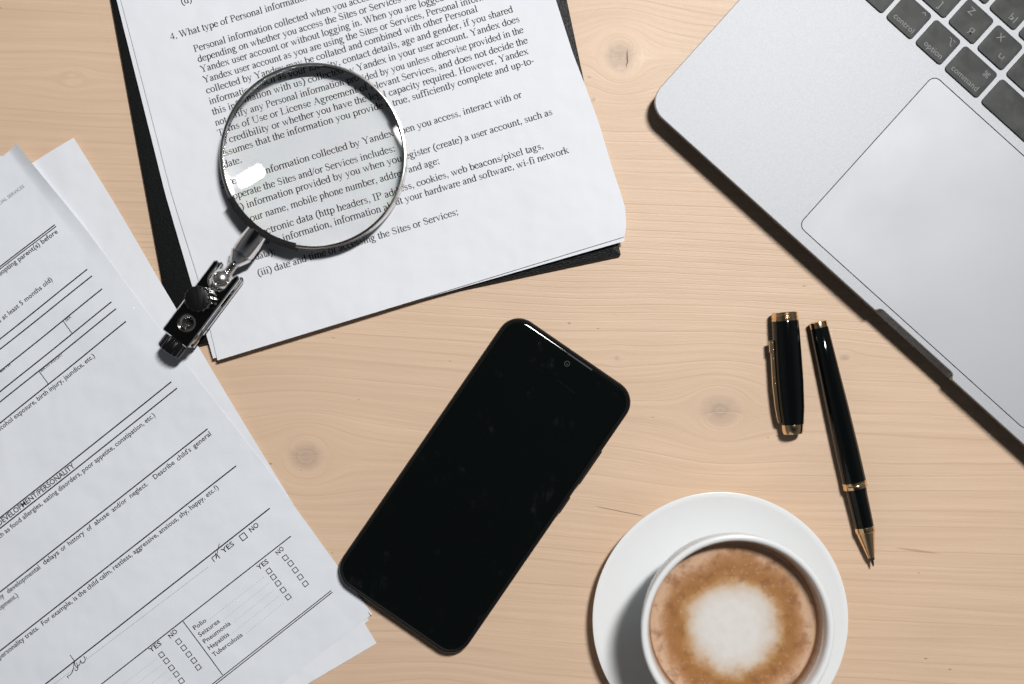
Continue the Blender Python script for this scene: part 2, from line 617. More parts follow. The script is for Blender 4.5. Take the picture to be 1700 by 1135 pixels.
def holes_face(outer, holes, z):
    """flat face with holes at height z"""
    loops = [[Vector((p.x, p.y, 0)) for p in outer]] + [[Vector((p.x, p.y, 0)) for p in h] for h in holes]
    tris = tessellate_polygon(loops)
    vs = [Vector((p.x, p.y, z)) for l in loops for p in l]
    fs = []
    for t in tris:
        a, b, c = (vs[i] for i in t)
        if (b - a).cross(c - a).z < 0:
            t = t[::-1]
        fs.append(list(t))
    return vs, fs


# ================================================================ lettering
# -- a serif book face drawn with a broad pen: strokes are thick going up and down, thin going across
ADV = dict(zip('abcdefghijklmnopqrstuvwxyz', (444, 500, 444, 500, 444, 333, 500, 500, 278, 278, 500, 278, 778, 500, 500, 500,
                                              500, 333, 389, 278, 500, 500, 722, 500, 500, 444)))
ADV.update({' ': 250, '.': 250, ',': 250, ':': 278, ';': 278, '(': 333, ')': 333, '-': 333, '/': 278, '?': 444, '4': 500, '5': 500,
            'A': 722, 'H': 722, 'I': 333, 'L': 611, 'P': 556, 'S': 556, 'T': 611, 'U': 722, 'W': 944, 'Y': 722})
TH, TN = 108.0, 54.0


def _bz(p0, p1, p2, p3, n=8):
    o = []
    for i in range(n + 1):
        t = i / n; s = 1 - t
        o.append((s ** 3 * p0[0] + 3 * s * s * t * p1[0] + 3 * s * t * t * p2[0] + t ** 3 * p3[0],
                  s ** 3 * p0[1] + 3 * s * s * t * p1[1] + 3 * s * t * t * p2[1] + t ** 3 * p3[1]))
    return o


def _arc(cx, cy, rx, ry, a0, a1):
    n = max(4, int(abs(a1 - a0) / 20))
    return [(cx + rx * math.cos(R(a0 + (a1 - a0) * i / n)), cy + ry * math.sin(R(a0 + (a1 - a0) * i / n))) for i in range(n + 1)]


def glyph_strokes(c):
    S = []
    def L(x0, y0, x1, y1, w=None): S.append(([(x0, y0), (x1, y1)], w))
    def C(pts, w=None): S.append((pts, w))
    def A(*a, w=None): S.append((_arc(*a), w))
    def H(x, y, h): S.append(([(x - h, y), (x + h, y)], 40))
    def D(x, y, r=52): S.append((_arc(x, y, r * .5, r * .5, 0, 360), r * 1.05))
    if c == 'a':
        C(_bz((75, 340), (85, 460), (315, 480), (315, 320))); L(315, 320, 315, 80); C(_bz((315, 85), (330, 10), (385, 15), (435, 60)), 40)
        C(_bz((315, 272), (170, 235), (50, 190), (62, 95))); C(_bz((62, 95), (75, -20), (220, -10), (315, 85)))
    elif c == 'b':
        L(115, 683, 115, 10); H(72, 668, 45); A(270, 225, 172, 215, 150, -150)
    elif c == 'c':
        A(248, 225, 190, 218, 48, 318); D(372, 345)
    elif c == 'd':
        L(388, 683, 388, 10); H(345, 668, 45); H(425, 14, 50); A(232, 225, 172, 215, 30, 330)
    elif c == 'e':
        A(232, 225, 180, 218, 10, 325); L(60, 262, 405, 262, 40)
    elif c == 'f':
        L(150, 540, 150, 10); C(_bz((150, 540), (150, 690), (270, 710), (335, 640))); D(340, 620, 45); H(160, 436, 135); H(160, 14, 115)
    elif c == 'g':
        A(212, 310, 135, 135, 0, 360); A(235, -100, 190, 95, 0, 360); C(_bz((125, 215), (60, 130), (90, 75), (300, 50))); L(330, 415, 475, 425, 42)
    elif c == 'h':
        L(115, 683, 115, 10); C(_bz((115, 320), (190, 480), (388, 490), (388, 290))); L(388, 300, 388, 10); H(115, 14, 95); H(390, 14, 95); H(72, 668, 45)
    elif c == 'i':
        L(140, 445, 140, 10); D(138, 612, 60); H(140, 14, 108); H(95, 430, 50)
    elif c == 'j':
        L(150, 445, 150, -90); C(_bz((150, -80), (150, -210), (50, -230), (-30, -180))); D(148, 612, 60); H(105, 430, 50)
    elif c == 'k':
        L(115, 683, 115, 10); L(115, 205, 390, 435, 46); L(215, 290, 425, 20, 90); H(115, 14, 95); H(420, 14, 85); H(375, 436, 90); H(72, 668, 45)
    elif c == 'l':
        L(140, 683, 140, 10); H(140, 14, 108); H(95, 668, 50)
    elif c == 'm':
        L(115, 445, 115, 10); C(_bz((115, 320), (190, 480), (388, 490), (388, 290))); L(388, 300, 388, 10)
        C(_bz((388, 320), (465, 480), (662, 490), (662, 290))); L(662, 300, 662, 10)
        H(115, 14, 95); H(390, 14, 90); H(665, 14, 95); H(72, 430, 45)
    elif c == 'n':
        L(115, 445, 115, 10); C(_bz((115, 320), (190, 480), (388, 490), (388, 290))); L(388, 300, 388, 10); H(115, 14, 95); H(390, 14, 95); H(72, 430, 45)
    elif c == 'o':
        A(250, 225, 190, 215, 0, 360)
    elif c == 'p':
        L(115, 445, 115, -200); H(115, -200, 100); H(72, 430, 45); A(275, 225, 172, 215, 150, -150)
    elif c == 'q':
        L(388, 445, 388, -200); H(390, -200, 100); A(230, 225, 172, 215, 30, 330)
    elif c == 'r':
        L(115, 445, 115, 10); C(_bz((115, 320), (160, 430), (230, 470), (300, 420))); D(305, 405, 50); H(125, 14, 105); H(72, 430, 45)
    elif c == 's':
        C(_bz((322, 335), (310, 460), (75, 475), (75, 340)), 52); C(_bz((75, 345), (85, 225), (335, 235), (335, 110)), 84); C(_bz((335, 115), (330, -35), (70, -20), (52, 115)), 52)
    elif c == 't':
        L(125, 575, 125, 100); C(_bz((125, 110), (125, -20), (220, -15), (278, 60))); H(150, 436, 130)
    elif c == 'u':
        L(110, 440, 110, 140); C(_bz((110, 150), (110, -30), (280, -30), (385, 90))); L(385, 440, 385, 10); H(65, 430, 50); H(340, 430, 50); H(425, 14, 50)
    elif c == 'v':
        L(90, 440, 255, 10, 88); L(255, 10, 410, 440, 44); H(95, 436, 85); H(405, 436, 75)
    elif c == 'w':
        L(90, 440, 225, 10, 84); L(225, 10, 365, 400, 42); L(350, 430, 485, 10, 84); L(485, 10, 635, 440, 42); H(95, 436, 85); H(340, 436, 70); H(630, 436, 75)
    elif c == 'x':
        L(80, 430, 420, 10, 88); L(75, 10, 400, 430, 44); H(90, 436, 85); H(395, 436, 80); H(80, 14, 80); H(410, 14, 85)
    elif c == 'y':
        L(85, 440, 258, 20, 86); C(_bz((410, 440), (290, 100), (230, -200), (90, -190)), 44); H(90, 436, 85); H(410, 436, 75); D(75, -175, 45)
    elif c == 'z':
        L(50, 425, 390, 425, 44); L(370, 425, 70, 20, 88); L(50, 20, 410, 20, 44)
    elif c == 'A':
        L(110, 10, 345, 660, 46); L(345, 660, 605, 10, 104); L(180, 225, 500, 225, 42); H(105, 14, 95); H(605, 14, 110)
    elif c == 'H':
        L(150, 655, 150, 10, 106); L(570, 655, 570, 10, 106); L(150, 345, 570, 345, 44)
        for xx in (150, 570): H(xx, 14, 130); H(xx, 650, 130)
    elif c == 'I':
        L(166, 655, 166, 10, 106); H(166, 14, 145); H(166, 650, 145)
    elif c == 'L':
        L(150, 655, 150, 10, 106); H(150, 650, 135); L(20, 18, 570, 18, 42); L(570, 18, 590, 160, 40)
    elif c == 'P':
        L(150, 655, 150, 10, 106); H(150, 14, 130); L(30, 645, 290, 645, 42); A(290, 490, 210, 155, 90, -90); L(290, 335, 150, 335, 42)
    elif c == 'S':
        C(_bz((450, 500), (430, 700), (100, 700), (100, 510)), 58); C(_bz((100, 515), (110, 330), (470, 370), (470, 170)), 100); C(_bz((470, 175), (460, -50), (90, -30), (62, 185)), 58)
    elif c == 'T':
        L(305, 650, 305, 10, 106); H(305, 14, 140); L(25, 645, 585, 645, 42); L(25, 645, 20, 500, 38); L(585, 645, 590, 500, 38)
    elif c == 'U':
        L(140, 650, 140, 240, 106); C(_bz((140, 250), (140, -80), (590, -80), (590, 240)), 60); L(590, 240, 590, 650, 46); H(140, 650, 130); H(590, 650, 115)
    elif c == 'W':
        L(110, 650, 290, 10, 100); L(290, 10, 480, 610, 44); L(440, 650, 630, 10, 100); L(630, 10, 840, 650, 44); H(110, 650, 105); H(435, 650, 100); H(840, 650, 100)
    elif c == 'Y':
        L(115, 650, 365, 310, 100); L(365, 310, 600, 650, 46); L(365, 320, 365, 10, 104); H(120, 650, 110); H(595, 650, 105); H(365, 14, 130)
    elif c == '4':
        L(350, 670, 350, 10, 86); L(350, 660, 30, 210, 42); L(25, 200, 470, 200, 56)
    elif c == '5':
        L(170, 640, 430, 640, 70); L(170, 640, 120, 400, 40); C(_bz((120, 400), (300, 430), (420, 330), (410, 190)), 66); C(_bz((410, 195), (390, 10), (180, -40), (50, 60)), 56)
    elif c == '.':
        D(125, 50, 66)
    elif c == ',':
        D(125, 50, 64); C(_bz((150, 50), (160, -30), (130, -80), (70, -130)), 38)
    elif c == ':':
        D(138, 50, 66); D(138, 405, 66)
    elif c == ';':
        D(138, 405, 64); D(135, 50, 64); C(_bz((160, 50), (170, -30), (140, -80), (80, -130)), 38)
    elif c == '(':
        C(_bz((300, 670), (10, 520), (10, -20), (300, -170)))
    elif c == ')':
        C(_bz((33, 670), (320, 520), (320, -20), (33, -170)))
    elif c == '-':
        L(45, 225, 285, 225, 66)
    elif c == '/':
        L(0, -10, 280, 670, 60)
    elif c == '?':
        C(_bz((70, 520), (90, 710), (410, 700), (400, 510)), 70); C(_bz((400, 515), (390, 380), (230, 330), (230, 170)), 60); D(230, 45, 66)
    return S


_SG = {}


def serif_glyph(c):
    """flat quads of one serif letter in em/1000"""
    if c in _SG:
        return _SG[c]
    vs, fs = [], []
    for pts, w in glyph_strokes(c):
        n = len(pts)
        base = len(vs)
        for i, p in enumerate(pts):
            a = pts[max(0, i - 1)]; b = pts[min(n - 1, i + 1)]
            if i == 0 and n > 2 and pts[0] == pts[-1] or i == n - 1 and n > 2 and math.hypot(pts[0][0] - pts[-1][0], pts[0][1] - pts[-1][1]) < 1:
                a = pts[-2]; b = pts[1]
            dx, dy = b[0] - a[0], b[1] - a[1]
            l = math.hypot(dx, dy) or 1
            dx /= l; dy /= l
            ww = w if w else TN + (TH - TN) * abs(dy) ** 1.4
            vs.append((p[0] - dy * ww / 2, p[1] + dx * ww / 2))
            vs.append((p[0] + dy * ww / 2, p[1] - dx * ww / 2))
        for i in range(n - 1):
            k = base + 2 * i
            fs.append([k, k + 1, k + 3, k + 2])
    _SG[c] = (vs, fs)
    return _SG[c]


def serif_text(s):
    """verts (em = 1), faces, width"""
    vs, fs, xx = [], [], 0.0
    for c in s:
        g = serif_glyph(c)
        n = len(vs)
        vs += [((x + xx) / 1000, y / 1000) for x, y in g[0]]
        fs += [[i + n for i in f] for f in g[1]]
        xx += ADV.get(c, 500)
    return vs, fs, xx / 1000


_TX = {}


def sans_text(s, bold=False):
    """Blender's own face turned into flat polygons; verts (em = 1), faces, width"""
    k = (s, bold)
    if k in _TX:
        return _TX[k]
    cu = bpy.data.curves.new('lettering', 'FONT')
    cu.body = s
    cu.size = 1.0
    cu.resolution_u = 2
    if bold is None:
        cu.offset = 0.0
    elif bold:
        cu.offset = 0.014
    else:
        cu.offset = 0.011
    o = bpy.data.objects.new('lettering', cu)
    COL.objects.link(o)
    dg = bpy.context.evaluated_depsgraph_get()
    me = bpy.data.meshes.new_from_object(o.evaluated_get(dg))
    vs = [(v.co.x, v.co.y) for v in me.vertices]
    fs = [list(p.vertices) for p in me.polygons]
    bpy.data.objects.remove(o)
    bpy.data.curves.remove(cu)
    bpy.data.meshes.remove(me)
    w = max((v[0] for v in vs), default=0.0)
    _TX[k] = (vs, fs, w)
    return _TX[k]


class Ink:
    """collects flat print that follows a sheet's surface"""

    def __init__(self, z, hf, eps=0.00006):
        self.z, self.hf, self.eps = z, hf, eps
        self.v, self.f, self.m = [], [], []

    def w(self, p):
        return Vector((p.x, p.y, self.hf(p.x, p.y) + self.eps))

    def text(self, t, p0, p1, em, mat=0, pre=None, fit=True, align='l'):
        """t = (verts, faces, width); p0 -> p1 baseline in photo pixels; em in pixels"""
        vs, fs, wd = t
        a = P(*p0, self.z); b = P(*p1, self.z)
        d = (b - a); ln = d.length
        u = d.normalized(); n = Vector((-u.y, u.x, 0))
        e = em / (FPX / (CAM_H - self.z))
        sx = ln / wd if fit and wd else e
        if pre:
            a2 = a - u * (pre[2] + 0.26) * sx
            self._add(pre, a2, u, n, sx, e, mat)
        self._add(t, a, u, n, sx, e, mat)

    def _add(self, t, a, u, n, sx, e, mat):
        k = len(self.v)
        self.v += [self.w(a + u * (x * sx) + n * (y * e)) for x, y in t[0]]
        self.f += [[i + k for i in f] for f in t[1]]
        self.m += [mat] * len(t[1])

    def line(self, p0, p1, wpx=1.6, mat=0, seg=None):
        a = P(*p0, self.z); b = P(*p1, self.z)
        h = wpx / (FPX / (CAM_H - self.z)) / 2
        d = (b - a).normalized(); n = Vector((-d.y, d.x, 0)) * h
        seg = seg or max(1, int((b - a).length / 0.006))
        k = len(self.v)
        for i in range(seg + 1):
            q = a.lerp(b, i / seg)
            self.v += [self.w(q + n), self.w(q - n)]
        for i in range(seg):
            j = k + 2 * i
            self.f.append([j, j + 1, j + 3, j + 2]); self.m.append(mat)

    def path(self, pts, wpx, mat=0):
        for a, b in zip(pts, pts[1:]):
            self.line(a, b, wpx, mat, seg=1)

    def box(self, c, s, wpx, ux, uy, mat=0):
        c = Vector(c)
        q = [c + ux * (i * s / 2) + uy * (j * s / 2) for i, j in ((-1, -1), (1, -1), (1, 1), (-1, 1))]
        for i in range(4):
            e = (q[(i + 1) % 4] - q[i]).normalized() * wpx * 0.5
            self.line(tuple(q[i] - e), tuple(q[(i + 1) % 4] + e), wpx, mat, seg=1)

    def dots(self, p0, p1, step=4.2, r=0.55, mat=0):
        a = Vector(p0); b = Vector(p1)
        n = max(1, int((b - a).length / step))
        d = (b - a).normalized() * r
        for i in range(n + 1):
            q = a.lerp(b, i / n)
            self.line(tuple(q - d), tuple(q + d), r * 2, mat, seg=1)

    def done(self):
        return self.v, self.f, self.m


# ================================================================ the table
TX, TY = 0.85, 0.62
tv, tf = prism([Vector((-TX, -TY)), Vector((TX, -TY)), Vector((TX, TY)), Vector((-TX, TY))],
               [(0.002, -0.032), (0, -0.030), (0, -0.0015), (0.0015, 0.0)])
table = obj('tabletop', (tv, tf), M['wood'], smooth_angle=30)
tag(table, kind='structure')

# ================================================================ sheets
def sheet(name, hf, left, right, mat, thick=0.0001, nu=48, nv=60):
    """left, right = polylines (photo px at z) from bottom to top; a thin solid sheet following hf"""
    def at(pl, t):
        ls = [0.0]
        for a, b in zip(pl, pl[1:]):
            ls.append(ls[-1] + (b - a).length)
        d = t * ls[-1]
        for i in range(len(pl) - 1):
            if d <= ls[i + 1] or i == len(pl) - 2:
                return pl[i].lerp(pl[i + 1], (d - ls[i]) / (ls[i + 1] - ls[i]))
    us = [0.95 * i / (nu - 14) for i in range(nu - 14)] + [0.95 + 0.05 * i / 14 for i in range(15)]
    top, bot, fs = [], [], []
    for j in range(nv + 1):
        a = at(left, j / nv); b = at(right, j / nv)
        for i in range(nu + 1):
            q = a.lerp(b, us[i])
            z = hf(q.x, q.y)
            top.append(Vector((q.x, q.y, z)))
            bot.append(Vector((q.x, q.y, z - thick)))
    N = len(top); W = nu + 1
    for j in range(nv):
        for i in range(nu):
            k = j * W + i
            fs.append([k, k + 1, k + W + 1, k + W])
            fs.append([N + k, N + k + W, N + k + W + 1, N + k + 1])
    rim = [i for i in range(W)] + [j * W + nu for j in range(1, nv + 1)] + [nv * W + i for i in range(nu - 1, -1, -1)] + [j * W for j in range(nv - 1, 0, -1)]
    for a, b in zip(rim, rim[1:] + rim[:1]):
        fs.append([a, N + a, N + b, b])
    c = (left[0] + right[0] + left[-1] + right[-1]) / 4
    root = empty(name, (c.x, c.y, hf(c.x, c.y)))
    o = obj('page', (top + bot, fs), mat, root, smooth_angle=50)
    return root


def px_poly(pts, z):
    return [P(x, y, z) for x, y in pts]


# ---- the black cover under the printed pages
ZC = 0.0032
cq = [P(1031, 424, ZC), P(289, 582, ZC)]
up = Vector((-0.207, 0.978, 0)) * 0.31
cpts = [Vector((p.x, p.y)) for p in (cq[1], cq[0], cq[0] + up, cq[1] + Vector((-0.18, 0.983, 0)) * 0.31)]
fine = []
for i in range(4):
    a, b = cpts[i], cpts[(i + 1) % 4]
    p_, n_ = (a - cpts[i - 1]).normalized(), (b - a).normalized()
    r_ = 0.0004
    fine.append(a - p_ * r_)
    fine.append(a + n_ * r_)
cover = obj('folder_cover', prism(fine, [(0.0006, 0.0), (0, 0.0006), (0, ZC - 0.0007), (0.0003, ZC - 0.0002), (0.0008, ZC)]), M['leather'],
            loc=(cpts[0].x, cpts[0].y, 0))
tag(cover, 'black grained leatherette folder cover lying under the serif printed pages', 'folder')

# ---- the printed pages on it
ZS = 0.0064


def h_stack(off):
    rc = P(1030, 395, ZS)
    def h(x, y):
        d = math.hypot(x - rc.x, y - rc.y)
        w = 0.00022 * (1 + math.sin(x * 46 + y * 21)) + 0.00012 * (1 + math.sin(y * 60 - x * 17 + 1.0))
        return 0.00375 + off + w + 0.0016 * math.exp(-(d / 0.035) ** 2)
    return h


pages = [
    (0.00240, [(361, 598), (329, 463), (284.5, 320), (201, 0), (106, -353)],
     [(1036, 393), (1039, 389), (1038.5, 349), (1031, 322), (1018, 284), (995, 206), (971, 140), (951, 88), (923, 0), (830, -352), (771, -552)]),
    (0.00130, [(353, 595), (273, 320), (193, 0), (99, -357)],
     [(1037, 400), (1034, 372), (990, 215), (920, 0), (825, -352), (765, -552)]),
    (0.00065, [(353, 592), (276, 322), (196, 0), (102, -350)], [(1030, 400), (916, 0), (822, -352), (760, -548)]),
    (0.00015, [(350, 589), (275, 318), (197, 10), (104, -345)], [(1026, 398), (913, 0), (818, -352), (758, -540)]),
]
page_labels = ['white page of serif print with its paragraphs under the magnifying glass',
               'blank edged white page directly under the serif printed top page',
               'white page third from the top of the pile on the black cover',
               'lowest white page touching the black folder cover']
stack_roots = []
for (off, l, r, lab) in [(p[0], p[1], p[2], q) for p, q in zip(pages, page_labels)]:
    s = sheet('paper_sheet', h_stack(off), px_poly(l, ZS), px_poly(r, ZS), M['paper'])
    tag(s, lab, 'paper', 'pages piled on the black folder')
    stack_roots.append(s)

ink = Ink(ZS, h_stack(pages[0][0]))
EM = 16.9
EMR = 16.1


def ser(s, p0, p1=None, em=None):
    t = serif_text(s)
    if p1 is None:
        L_ = t[2] * EMR
        p1 = (p0[0] + L_ * math.cos(R(16.6)), p0[1] - L_ * math.sin(R(16.6)))
    ink.text(t, p0, p1, em or EM)


LINES = [
    ('(d)', (302, 8), None),
    ('4. What type of Personal information do we collect?', (284, 67), None),
    ('Personal information collected when you access and use our', (323, 86.5), None),
    ('depending on whether you access the Sites or Services with a', (329.5, 103.5), None),
    ('Yandex user account or without logging in. When you are logged into', (334, 120.5), None),
    ('Yandex user account as you are using the Sites or Services, Personal information', (338.5, 138), None),
    ('collected by Yandex may be collated and combined with other Personal', (343.5, 155.5), (794, 19)),
    ('information (such as your identity, contact details, age and gender, if you shared', (348.5, 173.5), (852.6, 19.5)),
    ('this information with us) collected by Yandex in your user account. Yandex does', (353.5, 191), (863.5, 35.5)),
    ('not verify any Personal information provided by you unless otherwise provided in the', (358.5, 209), (870, 53.5)),
    ('Terms of Use or License Agreement of relevant Services, and does not decide the', (363, 226.5), (877, 71)),
    ('its credibility or whether you have the legal capacity required. However, Yandex', (368, 244), (878, 89)),
    ('assumes that the information you provide is true, sufficiently complete and up-to-', (373, 261.5), (888, 104.5)),
    ('date.', (378, 279), None),
    ('5. Personal information collected by Yandex when you access, interact with or', (367, 313), (867, 161.5)),
    ('operate the Sites and/or Services includes:', (393, 329.5), None),
    ('(i) information provided by you when you register (create) a user account, such as', (396, 349), (918, 190)),
    ('your name, mobile phone number, address and age;', (413, 367), (731, 271)),
    ('(ii) electronic data (http headers, IP address, cookies, web beacons/pixel tags,', (404, 397), (903.5, 246)),
    ('browser information, information about your hardware and software, wi-fi network', (418, 413), (945, 253.5)),
    ('data);', (425, 431.5), (458, 421.5)),
    ('(iii) date and time of accessing the Sites or Services;', (429, 458.5), (762, 355.6)),
]
for s, a, b_ in LINES:
    ser(s, a, b_)
pr = obj('printed_text', ink.done(), M['ink'], stack_roots[0], smooth_angle=None)

# ---- the form sheets at the left
ZF = 0.0008
bc = P(303, 548, 0.003)
pcor = P(600, 990, 0.0)
curls = [(P(126, 230, 0), 0.0022, 0.022), (P(33, 240, 0), 0.0012, 0.030), (P(330, 640, 0), 0.0006, 0.03)]


e0, e1 = P(33, 240, 0), P(440, 772, 0)
ed = (e1 - e0).normalized()
en = Vector((ed.y, -ed.x, 0))
if en.x > 0:
    en = -en


def h_form(off, k=1.0, curl=0.0):
    def h(x, y):
        d = math.hypot(x - bc.x, y - bc.y)
        far = min(1.0, max(0.0, (math.hypot(x - pcor.x, y - pcor.y) - 0.03) / 0.06))
        w = 0.00030 * (1 + math.sin(x * 58 - y * 45 + 0.6)) + 0.00022 * (1 + math.sin(y * 95 + x * 60))
        w *= far
        if curl:
            q_ = Vector((x, y, 0)) - e0
            di, al = max(-0.0008, q_.dot(en)), q_.dot(ed)
            w += curl * max(0.0, 1 - di / 0.0062) ** 1.5 * max(0.0, 1 - al / 0.085)
        for cn, am, wd in curls:
            w += am * math.exp(-((x - cn.x) ** 2 + (y - cn.y) ** 2) / wd ** 2)
        q = max(0.0, d - 0.018)
        return 0.0001 + off + w + 0.00315 * k * math.exp(-q * q / (2 * 0.030 ** 2))
    return h


ex = (0.7955, -0.606)   # reading direction of the form
W_ = 690


def left_of(p, ang, w=W_):
    return (p[0] - w * math.cos(R(ang)), p[1] + w * math.sin(R(ang)))


r0 = [(618, 1019), (440, 772), (265, 541), (147, 384), (33, 240)]
a0 = 37.2
forms = [
    (0.00075, r0, a0, 'printed form sheet with ruled lines, tick boxes and a signature, topmost at its pile', M['paper_grey']),
    (0.00040, [(625, 1068), (540, 926), (430, 742), (296, 513), (126, 230)], 30.5,
     'plain white sheet turned clockwise and sticking out from behind the ruled form', M['paper']),
    (0.00012, [(612, 1030), (438, 778), (262, 546), (4, 258)], 36.0,
     'white sheet almost wholly hidden under the ruled form, only its corners peeking out', M['paper']),
]
form_roots = []
for off, r, ang, lab, m_ in forms:
    l = [left_of(p, ang) for p in r]
    s = sheet('paper_sheet', h_form(off, curl=0.0024 if off > 0.0007 else 0.0), px_poly(l, ZF), px_poly(r, ZF), m_, nu=56, nv=64)
    tag(s, lab, 'paper', 'form sheets at the table edge')
    form_roots.append(s)

ink = Ink(ZF, h_form(forms[0][0]))


def san(s, p0, p1, em=12.2, bold=False, pre=None, mat=0, fit=True):
    ink.text(sans_text(s, bold), p0, p1, em, mat, sans_text(pre, bold) if pre else None, fit)


def ext(p0, p1, k=90):
    d = (Vector(p1) - Vector(p0)).normalized()
    return tuple(Vector(p0) - d * k)


def rule(p0, p1, w=2.1, cut=False):
    ink.line(p0 if cut else ext(p0, p1), p1, w)


san('CIAL SERVICES', (0, 341.5), (43, 311), 7.6, mat=1, pre='DEPARTMENT OF SO')
rule((0, 443.5), (92, 373), 1.9); rule((0, 447.5), (94, 375.8), 1.6)
san('dopting parent(s) before', (0, 459), (97.5, 386), 11.6, True, 'This part is filled in by the a')
san('s at least 5 months old)', (0, 536), (89, 465.5), 11.6, pre='if the child i')
rule((0, 563), (146.7, 447)); rule((0, 580), (155, 458)); rule((0, 616.5), (172.5, 479.5))
ink.line((106.6, 532.7), (121.5, 553), 1.3); san('SEX', (112, 534), (121, 526.5), 5.6)
san('BIRTH', (2, 619), (19, 606), 5.6)
rule((0, 650.5), (188.5, 501.2)); rule((0, 667.5), (196.5, 512.5))
ink.line((66.2, 616), (81.8, 637), 1.3); san('BIRTH WEIGHT', (70, 617.5), (106.6, 589), 5.6)
rule((0, 702.5), (213, 533.6))
san('lcohol exposure, birth injury, jaundice, etc.)', (1, 715), (161, 592), 11.8, pre='Drug or a')
rule((0, 860), (288, 633)); rule((0, 877.5), (297, 643.7))
san('DEVELOPMENT/PERSONALITY', (0, 873), (126, 774.5), 12.6, True)
san('ch as food allergies, eating disorders, poor appetite, constipation, etc.)', (0, 894), (260.5, 690), 11.8, pre='Any problems su')
rule((0, 982.7), (346.5, 711))
for wd, a, b_ in (('ny', (0, 996), (8, 989.5)), ('developmental', (14, 985.5), (68, 943)), ('delays', (74, 938), (99.5, 918.5)),
                  ('or', (103.5, 915), (111.5, 909)), ('history', (115.5, 906), (141.5, 886)), ('of', (146.5, 882), (154, 876.5)),
                  ('abuse', (159, 872.5), (182.5, 854)), ('and/or', (188, 850), (212, 831.5)), ('neglect.', (217.5, 827), (247, 804.5)),
                  ('Describe', (258, 796), (292, 769)), ("child's", (297, 765), (319.5, 747.5)), ('general', (324.5, 744), (353, 721))):
    san(wd, a, b_, 11.8)
san('opment.)', (0, 1013.5), (31, 989.5), 11.8, pre='devel')
rule((0, 1080.5), (393, 772.6))
san('personality traits.  For example, is the child calm, restless, aggressive, anxious, shy, happy, etc.?)', (0, 1095), (364.5, 810), 11.8)
rule((76, 1135), (448, 843.4))
ink.dots((30, 1181), (345, 941.5), 2.6, 0.45)
ux = Vector(ex); uy = Vector((0.606, 0.7955))
for st, w_ in (([(465, 915), (380, 800), (520, 680), (620, 810)], 1.5), ([(490, 640), (515, 830), (550, 600), (605, 380)], 1.1)):
    ink.path([(330 + a * .05727, 880 + b_ * .05727) for a, b_ in st], w_, 2)
san('YES', (371.5, 918.5), (390, 904), 12, True)
ink.box((404.3, 890.5), 10, 1.5, ux, uy)
san('NO', (417, 884), (431, 872.5), 12, True)
rule((169, 1135), (483, 889.7), 1.8)
ink.line((304.4, 1030.7), (370, 1120), 1.5)
san('NO', (461.5, 922), (472.5, 911.5), 11.5, True)
for c in ((557, 533), (582, 560), (604, 592), (628, 625), (652, 657)):
    ink.box((280 + c[0] * .3482, 740 + c[1] * .3482), 7.6, 1.3, ux, uy)
san('YES', (430, 946), (447, 933.5), 11.5, True)
yb = ((479, 596), (500, 625), (522, 655), (546, 687), (570, 720))
for c in yb:
    ink.box((280 + c[0] * .3482, 740 + c[1] * .3482), 7.6, 1.3, ux, uy)
for wd, a, b_, d in (('Polio', (125, 879), (183, 836), (452, 627)), ('Seizures', (150, 911), (246, 840), (476, 657)),
                     ('Pneumonia', (172, 943), (298, 850), (498, 689)), ('Hepatitis', (195, 974), (292, 902), (520, 720)),
                     ('Tuberculosis', (218, 1006), (356, 905), (545, 750))):
    f_ = lambda q: (280 + q[0] * .3482, 740 + q[1] * .3482)
    san(wd, f_(a), f_(b_), 11)
    ink.dots(f_((b_[0] + 16, b_[1] - 12)), f_(d), 4.6, 0.5, 1)
rule((339, 1146), (550, 980), 1.5); rule((341, 1149), (552, 982.6), 1.5)
san('NO', (283.5, 1060), (296, 1048.5), 11.5, True)
for c in ((853, 932), (877, 962), (901, 993), (925, 1023), (946, 1055)):
    ink.box((c[0] * .3482, 740 + c[1] * .3482), 7.6, 1.3, ux, uy)
san('YES', (251, 1083), (269.5, 1069), 11.5, True)
for i, c in enumerate(((771, 995), (794, 1025), (818, 1058), (841, 1088), (865, 1120))):
    q = (c[0] * .3482, 740 + c[1] * .3482)
    ink.box(q, 7.6, 1.3, ux, uy)
    ink.dots((q[0] - 9 - 74, q[1] + 7 + 57), (q[0] - 9, q[1] + 7), 4.6, 0.5, 1)
# signature
for st in ([(480, 290), (600, 450), (605, 490), (622, 570), (655, 625), (690, 652), (720, 655)],
           [(668, 500), (690, 570), (712, 620), (706, 680), (690, 722), (650, 738), (615, 705)],
           [(712, 590), (745, 575), (763, 545), (770, 500), (775, 430), (792, 490), (840, 525), (895, 500), (920, 430), (905, 370), (875, 320)],
           [(936, 350), (952, 370)],
           [(592, 500), (590, 570), (580, 660), (548, 775), (490, 860), (400, 908), (440, 960)]):
    ink.path([(90 + a * .05727, 1070 + b_ * .05727) for a, b_ in st], 1.25, 2)
ink.line((611.7, 1016.3), (616, 1022.7), 0.9)
obj('printed_text', ink.done(), [M['ink'], M['ink_grey'], M['ink_pen']], form_roots[0], smooth_angle=None)

# ================================================================ laptop
ZL = 0.0152
LC = Vector((1071.9, 171.3))
U2 = Vector((0.7425, 0.6698)).normalized(); V2 = Vector((U2.y, -U2.x))
SL = FPX / (CAM_H - ZL)           # px per metre at the top of the deck
lo = P(LC.x, LC.y, ZL)
Uw = Vector((U2.x, -U2.y, 0)); Vw = Vector((V2.x, -V2.y, 0))


def LX(v):
    """laptop frame (metres along the front edge, metres towards the hinge, z) -> world"""
    return Vector((lo.x, lo.y, 0)) + Uw * v.x + Vw * v.y + Vector((0, 0, v.z))


def lp(u, v):
    return Vector((u / SL, v / SL))


